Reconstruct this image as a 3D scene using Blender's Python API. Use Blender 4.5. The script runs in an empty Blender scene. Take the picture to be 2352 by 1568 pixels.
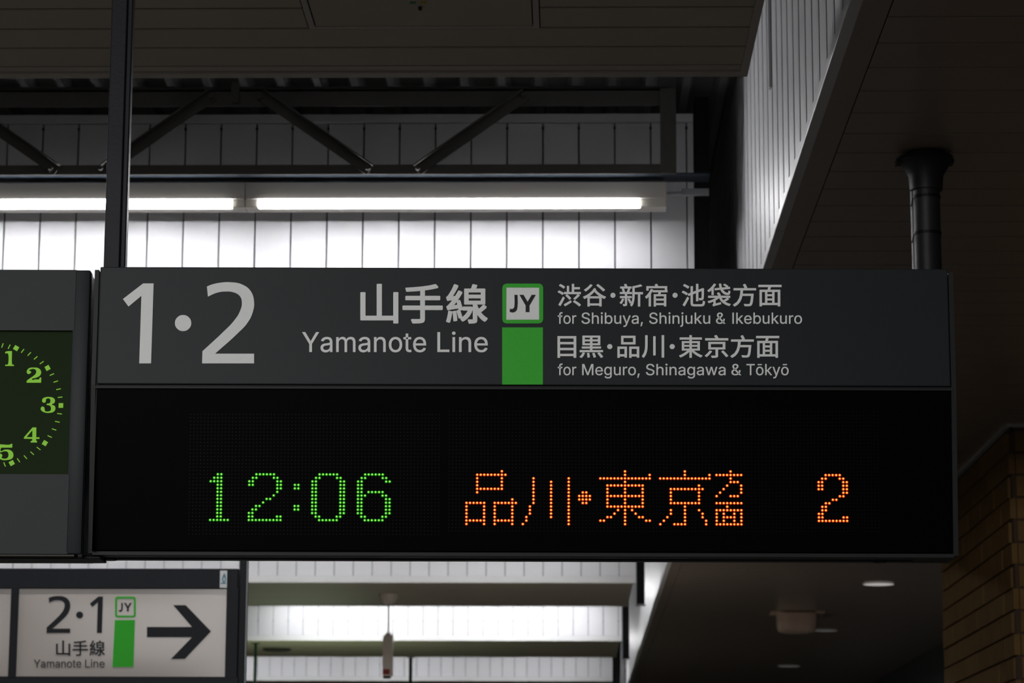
import bpy, math, random
from mathutils import Matrix, Vector
random.seed(7)
S = bpy.context.scene
COL = S.collection
W, H_, F = 2352, 1568, 6266.0
EYE = Vector((0, 0, 1.6))
# ------------------------------------------------------------ camera (direction columns measured from the vanishing points)
ycam = Vector((134, -1191, -F)).normalized()
zc = Vector((0.0035, 1.0, (134 * 0.0035 - 1191) / F)).normalized()
zc = (zc - ycam * zc.dot(ycam)).normalized()
xcam = ycam.cross(zc)
R = Matrix((xcam, ycam, zc))          # rows are the world axes seen from the camera => camera-to-world rotation
cam = bpy.data.cameras.new('camera'); co = bpy.data.objects.new('camera', cam); COL.objects.link(co)
co.matrix_world = Matrix.Translation(EYE) @ R.to_4x4()
cam.sensor_width = 36; cam.lens = F / W * 36; cam.clip_end = 300
cam.dof.use_dof = True; cam.dof.focus_distance = 7.65; cam.dof.aperture_fstop = 9.5
S.camera = co
S.view_settings.view_transform = 'Standard'; S.view_settings.look = 'None'
S.view_settings.gamma = 1; S.view_settings.use_curve_mapping = False
S.view_settings.exposure = 0.0
# ------------------------------------------------------------ world
w = bpy.data.worlds.new('night'); S.world = w; w.use_nodes = True
w.node_tree.nodes['Background'].inputs[0].default_value = (0.6, 0.62, 0.7, 1)
w.node_tree.nodes['Background'].inputs[1].default_value = 0.006
# ------------------------------------------------------------ station lamps and an added fill, outside the frame
def area(name, loc, size, energy, col=(1, 1, 1), rot=(0, 0, 0)):
    l = bpy.data.lights.new(name, 'AREA'); l.shape = 'RECTANGLE'; l.size, l.size_y = size
    l.energy = energy; l.color = col
    o = bpy.data.objects.new(name, l); COL.objects.link(o); o.location = loc; o.rotation_euler = rot
    return o
LAMPS = [
    # tubes of the bays before and behind the photographer
    ('near_bay_lamp', (-4.3, 4.3, 5.15), (5.2, 0.12), 60, (1, 1, 1.0), (0, 0, 0)),
    ('bay_lamp_behind', (-4.3, -4.5, 5.1), (6.0, 0.25), 520, (1, 0.98, 0.96), (math.radians(30), 0, 0)),
    ('bay_lamp_far_behind', (-4.6, -12.0, 5.1), (7.0, 0.25), 680, (1, 0.98, 0.96), (math.radians(35), 0, 0)),
    ('low_warm_fill', (-0.6, 26.8, 1.5), (1.6, 0.8), 22, (1, 0.9, 0.78), (math.radians(150), 0, 0)),  # added unseen fill, brightens the pendant box front and the soffit above
    ('concourse_lamp', (3.0, -5.0, 4.3), (0.5, 0.5), 5, (1, 0.85, 0.65), (0, 0, 0)),
    ('platform_green_lamp', (-3.8, 37.5, 2.4), (1.6, 0.8), 26, (0.78, 1, 0.65), (math.radians(180), 0, 0)),
]
for a in LAMPS: area(*a)

# ------------------------------------------------------------ pixel rays to points in the place
def ray(px, py):
    return R @ Vector((px - W / 2, H_ / 2 - py, -F))
def atY(px, py, Y):
    d = ray(px, py); return EYE + d * (Y / d.y)
def atZ(px, py, Z):
    d = ray(px, py); return EYE + d * ((Z - EYE.z) / d.z)
def atX(px, py, X):
    d = ray(px, py); return EYE + d * (X / d.x)

# ------------------------------------------------------------ materials
def mat(name, col, rough=0.6, metal=0.0, spec=0.5, var=0.0, scale=8.0, bump=0.0, bscale=60.0, emit=None, estr=0.0, dirt=None):
    m = bpy.data.materials.new(name); m.use_nodes = True
    nt = m.node_tree; b = nt.nodes['Principled BSDF']
    b.inputs['Base Color'].default_value = (*col, 1); b.inputs['Roughness'].default_value = rough
    b.inputs['Metallic'].default_value = metal; b.inputs['Specular IOR Level'].default_value = spec
    tc = nt.nodes.new('ShaderNodeTexCoord')
    src = None
    if var:
        n = nt.nodes.new('ShaderNodeTexNoise'); n.inputs['Scale'].default_value = scale; n.inputs['Detail'].default_value = 5
        nt.links.new(tc.outputs['Object'], n.inputs['Vector'])
        oi = nt.nodes.new('ShaderNodeObjectInfo')
        ad = nt.nodes.new('ShaderNodeMath'); ad.operation = 'MULTIPLY_ADD'
        nt.links.new(oi.outputs['Random'], ad.inputs[0]); ad.inputs[1].default_value = 0.5
        nt.links.new(n.outputs['Fac'], ad.inputs[2])
        r = nt.nodes.new('ShaderNodeMapRange'); r.inputs[1].default_value = 0.3; r.inputs[2].default_value = 1.1
        r.inputs[3].default_value = 1 - var; r.inputs[4].default_value = 1 + var * 0.6
        nt.links.new(ad.outputs[0], r.inputs[0])
        mx = nt.nodes.new('ShaderNodeVectorMath'); mx.operation = 'SCALE'; mx.inputs[0].default_value = col
        nt.links.new(r.outputs[0], mx.inputs['Scale']); src = mx.outputs[0]
    if dirt:
        n2 = nt.nodes.new('ShaderNodeTexNoise'); n2.inputs['Scale'].default_value = dirt[0]; n2.inputs['Detail'].default_value = 3
        n2.inputs['Roughness'].default_value = 0.7
        nt.links.new(tc.outputs['Object'], n2.inputs['Vector'])
        r2 = nt.nodes.new('ShaderNodeMapRange'); r2.inputs[1].default_value = dirt[1]; r2.inputs[2].default_value = dirt[1] + 0.03
        nt.links.new(n2.outputs['Fac'], r2.inputs[0])
        mi = nt.nodes.new('ShaderNodeMix'); mi.data_type = 'RGBA'
        nt.links.new(r2.outputs[0], mi.inputs[0])
        if src: nt.links.new(src, mi.inputs[6])
        else: mi.inputs[6].default_value = (*col, 1)
        mi.inputs[7].default_value = (*dirt[2], 1); src = mi.outputs[2]
    if src: nt.links.new(src, b.inputs['Base Color'])
    if bump:
        nb = nt.nodes.new('ShaderNodeTexNoise'); nb.inputs['Scale'].default_value = bscale; nb.inputs['Detail'].default_value = 3
        nt.links.new(tc.outputs['Object'], nb.inputs['Vector'])
        bp = nt.nodes.new('ShaderNodeBump'); bp.inputs['Strength'].default_value = bump; bp.inputs['Distance'].default_value = 0.002
        nt.links.new(nb.outputs['Fac'], bp.inputs['Height']); nt.links.new(bp.outputs[0], b.inputs['Normal'])
    if emit:
        b.inputs['Emission Color'].default_value = (*emit, 1); b.inputs['Emission Strength'].default_value = estr
    return m
M = dict(
    cladding=mat('white_cladding', (0.74, 0.74, 0.76), 0.45, 0, 0.5, 0.04, 3, 0.15, 14, dirt=(26, 0.73, (0.25, 0.24, 0.24))),
    fascia=mat('fascia_cladding', (0.66, 0.66, 0.68), 0.46, 0.0, 0.4, 0.04, 3, 0.02, 5),
    whitetrim=mat('white_trim', (0.72, 0.72, 0.72), 0.45),
    deepwall=mat('seam_dark', (0.035, 0.033, 0.03), 0.9, 0, 0.1),
    seam=mat('seam_grey', (0.16, 0.16, 0.17), 0.8),
    soffit=mat('soffit_board', (0.50, 0.435, 0.355), 0.5, 0, 0.4, 0.07, 4, 0.1, 30),
    soffittrim=mat('soffit_trim', (0.50, 0.46, 0.41), 0.4, 0, 0.4),
    ceiling=mat('ceiling_board', (0.31, 0.25, 0.21), 0.28, 0, 0.5, 0.07, 3, 0.06, 20),
    deck=mat('roof_deck', (0.22, 0.22, 0.22), 0.7),
    steel=mat('painted_steel', (0.06, 0.056, 0.05), 0.6, 0, 0.4, 0.15, 8, 0.2, 60),
    bluesteel=mat('blue_black_steel', (0.022, 0.03, 0.042), 0.6, 0, 0.2),
    black=mat('black_steel', (0.012, 0.013, 0.015), 0.5, 0, 0.3),
    post=mat('dark_post', (0.012, 0.014, 0.019), 0.42, 0.0, 0.12, 0.15, 10, 0.15, 90),
    header=mat('header_grey', (0.017, 0.021, 0.024), 0.42, 0.0, 0.14, 0, 3, 0.06, 400),
    rim=mat('sign_rim', (0.02, 0.021, 0.022), 0.45, 0, 0.15),
    gasket=mat('gasket_black', (0.004, 0.004, 0.005), 0.5, 0, 0.2),
    screen=mat('led_screen_black', (0.0015, 0.0015, 0.002), 0.4, 0, 0.015),
    unlit=mat('unlit_led', (0.007, 0.0055, 0.0055), 0.4, 0, 0.05),
    letter=mat('letter_white', (0.88, 0.90, 0.90), 0.55, 0, 0.3, 0.03, 60),
    letterblack=mat('letter_black', (0.012, 0.014, 0.018), 0.5, 0, 0.2),
    green=mat('line_green', (0.035, 0.52, 0.025), 0.42, 0, 0.35, 0, 3, 0.5, 700),
    face=mat('sign_face', (0.40, 0.345, 0.31), 0.2, 0, 0.3, 0.02, 2),
    sticker=mat('sticker_white', (0.75, 0.77, 0.78), 0.5),
    blue=mat('drop_blue', (0.03, 0.2, 0.28), 0.5),
    clockglass=mat('clock_glass', (0.003, 0.010, 0.003), 0.3, 0, 0.012, emit=(0.4, 0.7, 0.14), estr=0.010),
    clockmark=mat('clock_marks', (0.02, 0.05, 0.01), 0.5, 0, 0.3, emit=(0.17, 0.42, 0.016), estr=0.9),
    tube=mat('tube_glass', (0.9, 0.9, 0.9), 0.4, emit=(0.97, 0.98, 1.0), estr=74),
    tubefar=mat('tube_glass_far', (0.9, 0.9, 0.9), 0.4, emit=(0.97, 0.98, 1.0), estr=54),
    tubebright=mat('tube_glass_bright', (0.9, 0.9, 0.9), 0.4, emit=(0.97, 0.98, 1.0), estr=105),
    housing=mat('fixture_housing', (0.62, 0.58, 0.53), 0.45),
    holder=mat('lamp_holder', (0.75, 0.70, 0.60), 0.5),
    galv=mat('galvanised', (0.32, 0.33, 0.34), 0.45, 0.4),
    pipe=mat('black_pipe', (0.014, 0.015, 0.017), 0.5, 0, 0.4, 0.2, 10, 0.3, 40),
    brick=mat('brown_brick', (0.25, 0.15, 0.06), 0.95, 0, 0.03, 0.22, 9, 0.5, 60),
    mortar=mat('mortar', (0.10, 0.06, 0.04), 0.9),
    beige=mat('beige_plastic', (0.85, 0.79, 0.72), 0.4),
    beigedark=mat('beige_speaker', (0.75, 0.56, 0.45), 0.45),
    darkgreen=mat('dark_green_rod', (0.01, 0.05, 0.035), 0.5),
    red=mat('red_mark', (0.35, 0.03, 0.02), 0.5),
    yellow=mat('yellow_mark', (0.55, 0.42, 0.02), 0.6),
    stickergreen=mat('green_mark', (0.08, 0.28, 0.13), 0.6),
    downlight=mat('downlight_disc', (0.5, 0.5, 0.5), 0.5, emit=(1, 0.96, 0.93), estr=0.38),
    downdim=mat('downlight_dim', (0.5, 0.5, 0.5), 0.5, emit=(1, 0.96, 0.93), estr=0.045),
    floor=mat('platform_floor', (0.115, 0.105, 0.092), 0.6, 0, 0.4, 0.15, 1.5, 0.1, 20),
    nightwall=mat('far_wall', (0.08, 0.08, 0.09), 0.8, 0, 0.3, 0.1, 1),
    ledg=mat('led_green_core', (0.1, 0.3, 0.1), 0.4, emit=(0.42, 1.0, 0.09), estr=1.5),
    ledgo=mat('led_green_lens_halo', (0.01, 0.08, 0.01), 0.4, emit=(0.003, 0.42, 0.001), estr=0.6),  # lens ring whose dim green emission stands in for the bloom halo
    ledo=mat('led_orange_core', (0.3, 0.1, 0.02), 0.4, emit=(1.0, 0.50, 0.06), estr=2.2),
    ledoo=mat('led_orange_lens_halo', (0.1, 0.02, 0.01), 0.4, emit=(0.85, 0.045, 0.001), estr=0.85),  # lens ring, red emission painted in as the halo round the core
)

# ------------------------------------------------------------ mesh helpers
class MB:
    def __init__(s): s.v = []; s.f = []
    def add(s, vs, fs):
        n = len(s.v); s.v += [tuple(v) for v in vs]; s.f += [tuple(i + n for i in f) for f in fs]; return s
    def box(s, x0, x1, y0, y1, z0, z1, b=0.0):
        if b <= 0:
            vs = [(x, y, z) for z in (z0, z1) for y in (y0, y1) for x in (x0, x1)]
            fs = [(0, 2, 3, 1), (4, 5, 7, 6), (0, 1, 5, 4), (2, 6, 7, 3), (0, 4, 6, 2), (1, 3, 7, 5)]
            return s.add(vs, fs)
        import bmesh
        bm = bmesh.new(); bmesh.ops.create_cube(bm, size=1)
        for v in bm.verts:
            v.co = ((x0 + x1) / 2 + v.co.x * (x1 - x0), (y0 + y1) / 2 + v.co.y * (y1 - y0), (z0 + z1) / 2 + v.co.z * (z1 - z0))
        bmesh.ops.bevel(bm, geom=bm.edges[:], offset=b, segments=2, affect='EDGES', profile=0.6)
        bm.verts.index_update()
        s.add([v.co[:] for v in bm.verts], [[v.index for v in f.verts] for f in bm.faces]); bm.free(); return s
    def tube(s, a, b, r, n=16, r2=None, cap=True):
        a, b = Vector(a), Vector(b); d = (b - a).normalized()
        u = d.orthogonal().normalized(); v = d.cross(u); r2 = r if r2 is None else r2
        vs = [a + (u * math.cos(t) + v * math.sin(t)) * r for t in [2 * math.pi * i / n for i in range(n)]]
        vs += [b + (u * math.cos(t) + v * math.sin(t)) * r2 for t in [2 * math.pi * i / n for i in range(n)]]
        fs = [(i, (i + 1) % n, n + (i + 1) % n, n + i) for i in range(n)]
        if cap: fs += [tuple(range(n - 1, -1, -1)), tuple(range(n, 2 * n))]
        return s.add(vs, fs)
    def lathe(s, prof, c, n=28):       # prof: (r, z) about a vertical axis at c
        vs = []; fs = []
        for r, z in prof:
            for i in range(n):
                t = 2 * math.pi * i / n; vs.append((c[0] + r * math.cos(t), c[1] + r * math.sin(t), c[2] + z))
        for k in range(len(prof) - 1):
            for i in range(n):
                j = (i + 1) % n; fs.append((k * n + i, k * n + j, (k + 1) * n + j, (k + 1) * n + i))
        fs += [tuple(range(n))[::-1], tuple(range((len(prof) - 1) * n, len(prof) * n))]
        return s.add(vs, fs)
    def slab(s, poly, y0, y1):         # poly: (x, z) outline extruded along y
        n = len(poly)
        vs = [(x, y0, z) for x, z in poly] + [(x, y1, z) for x, z in poly]
        fs = [tuple(range(n)), tuple(range(2 * n - 1, n - 1, -1))] + [(i, n + i, n + (i + 1) % n, (i + 1) % n) for i in range(n)]
        return s.add(vs, fs)
    def mesh(s, name, m, smooth=False):
        me = bpy.data.meshes.new(name); me.from_pydata(s.v, [], s.f); me.materials.append(m)
        import bmesh
        bm = bmesh.new(); bm.from_mesh(me); bmesh.ops.recalc_face_normals(bm, faces=bm.faces[:]); bm.to_mesh(me); bm.free()
        if smooth:
            me.polygons.foreach_set('use_smooth', [True] * len(me.polygons)); me.set_sharp_from_angle(angle=math.radians(35))
        me.update(); return me
    def build(s, name, m, parent=None, smooth=False, loc=None):
        return link(name, s.mesh(name, m, smooth), parent, loc)
def link(name, me, parent=None, loc=None):
    o = bpy.data.objects.new(name, me); COL.objects.link(o)
    if parent: o.parent = parent
    if loc is not None: o.location = loc
    return o
def empty(name, loc=(0, 0, 0)):
    o = bpy.data.objects.new(name, None); COL.objects.link(o); o.location = loc; o.empty_display_size = 0.1; return o
def tag(o, label, cat, group=None):
    o['label'] = label; o['category'] = cat
    if group: o['group'] = group
    return o
def struct(o, label=None):
    o['kind'] = 'structure'
    if label: o['label'] = label
    return o

# ------------------------------------------------------------ writing: outlines -> flat raised lettering
def curve_mesh(c):
    o = bpy.data.objects.new('tmp', c); COL.objects.link(o); bpy.context.view_layer.update()
    me = bpy.data.meshes.new_from_object(o.evaluated_get(bpy.context.evaluated_depsgraph_get()))
    bpy.data.objects.remove(o); return me
def thicken(me, d):
    """a heavier weight: the flat letter repeated around a small circle in its own plane"""
    if d <= 0: return me
    vs = [v.co.copy() for v in me.vertices]; fs = [tuple(p.vertices) for p in me.polygons]
    V2 = []; F2 = []
    for k in range(8):
        a = math.pi / 4 * k; o = Vector((d * math.cos(a), d * math.sin(a), 0)) * (1.0 if k % 2 == 0 else 1.2)
        n = len(V2); V2 += [v + o + Vector((0, 0, k * 0.00012 if v.z > 0 else 0)) for v in vs]; F2 += [tuple(i + n for i in f) for f in fs]
    m = bpy.data.meshes.new('t'); m.from_pydata(V2, [], F2); m.update(); return m
def text_mesh(s, off=0.0):
    if all(ch in GLYPHS for ch in s): return word_mesh(s, off)
    c = bpy.data.curves.new('t', 'FONT'); c.body = s; c.resolution_u = 4
    c.extrude = 0.01
    return thicken(curve_mesh(c), off)
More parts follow.
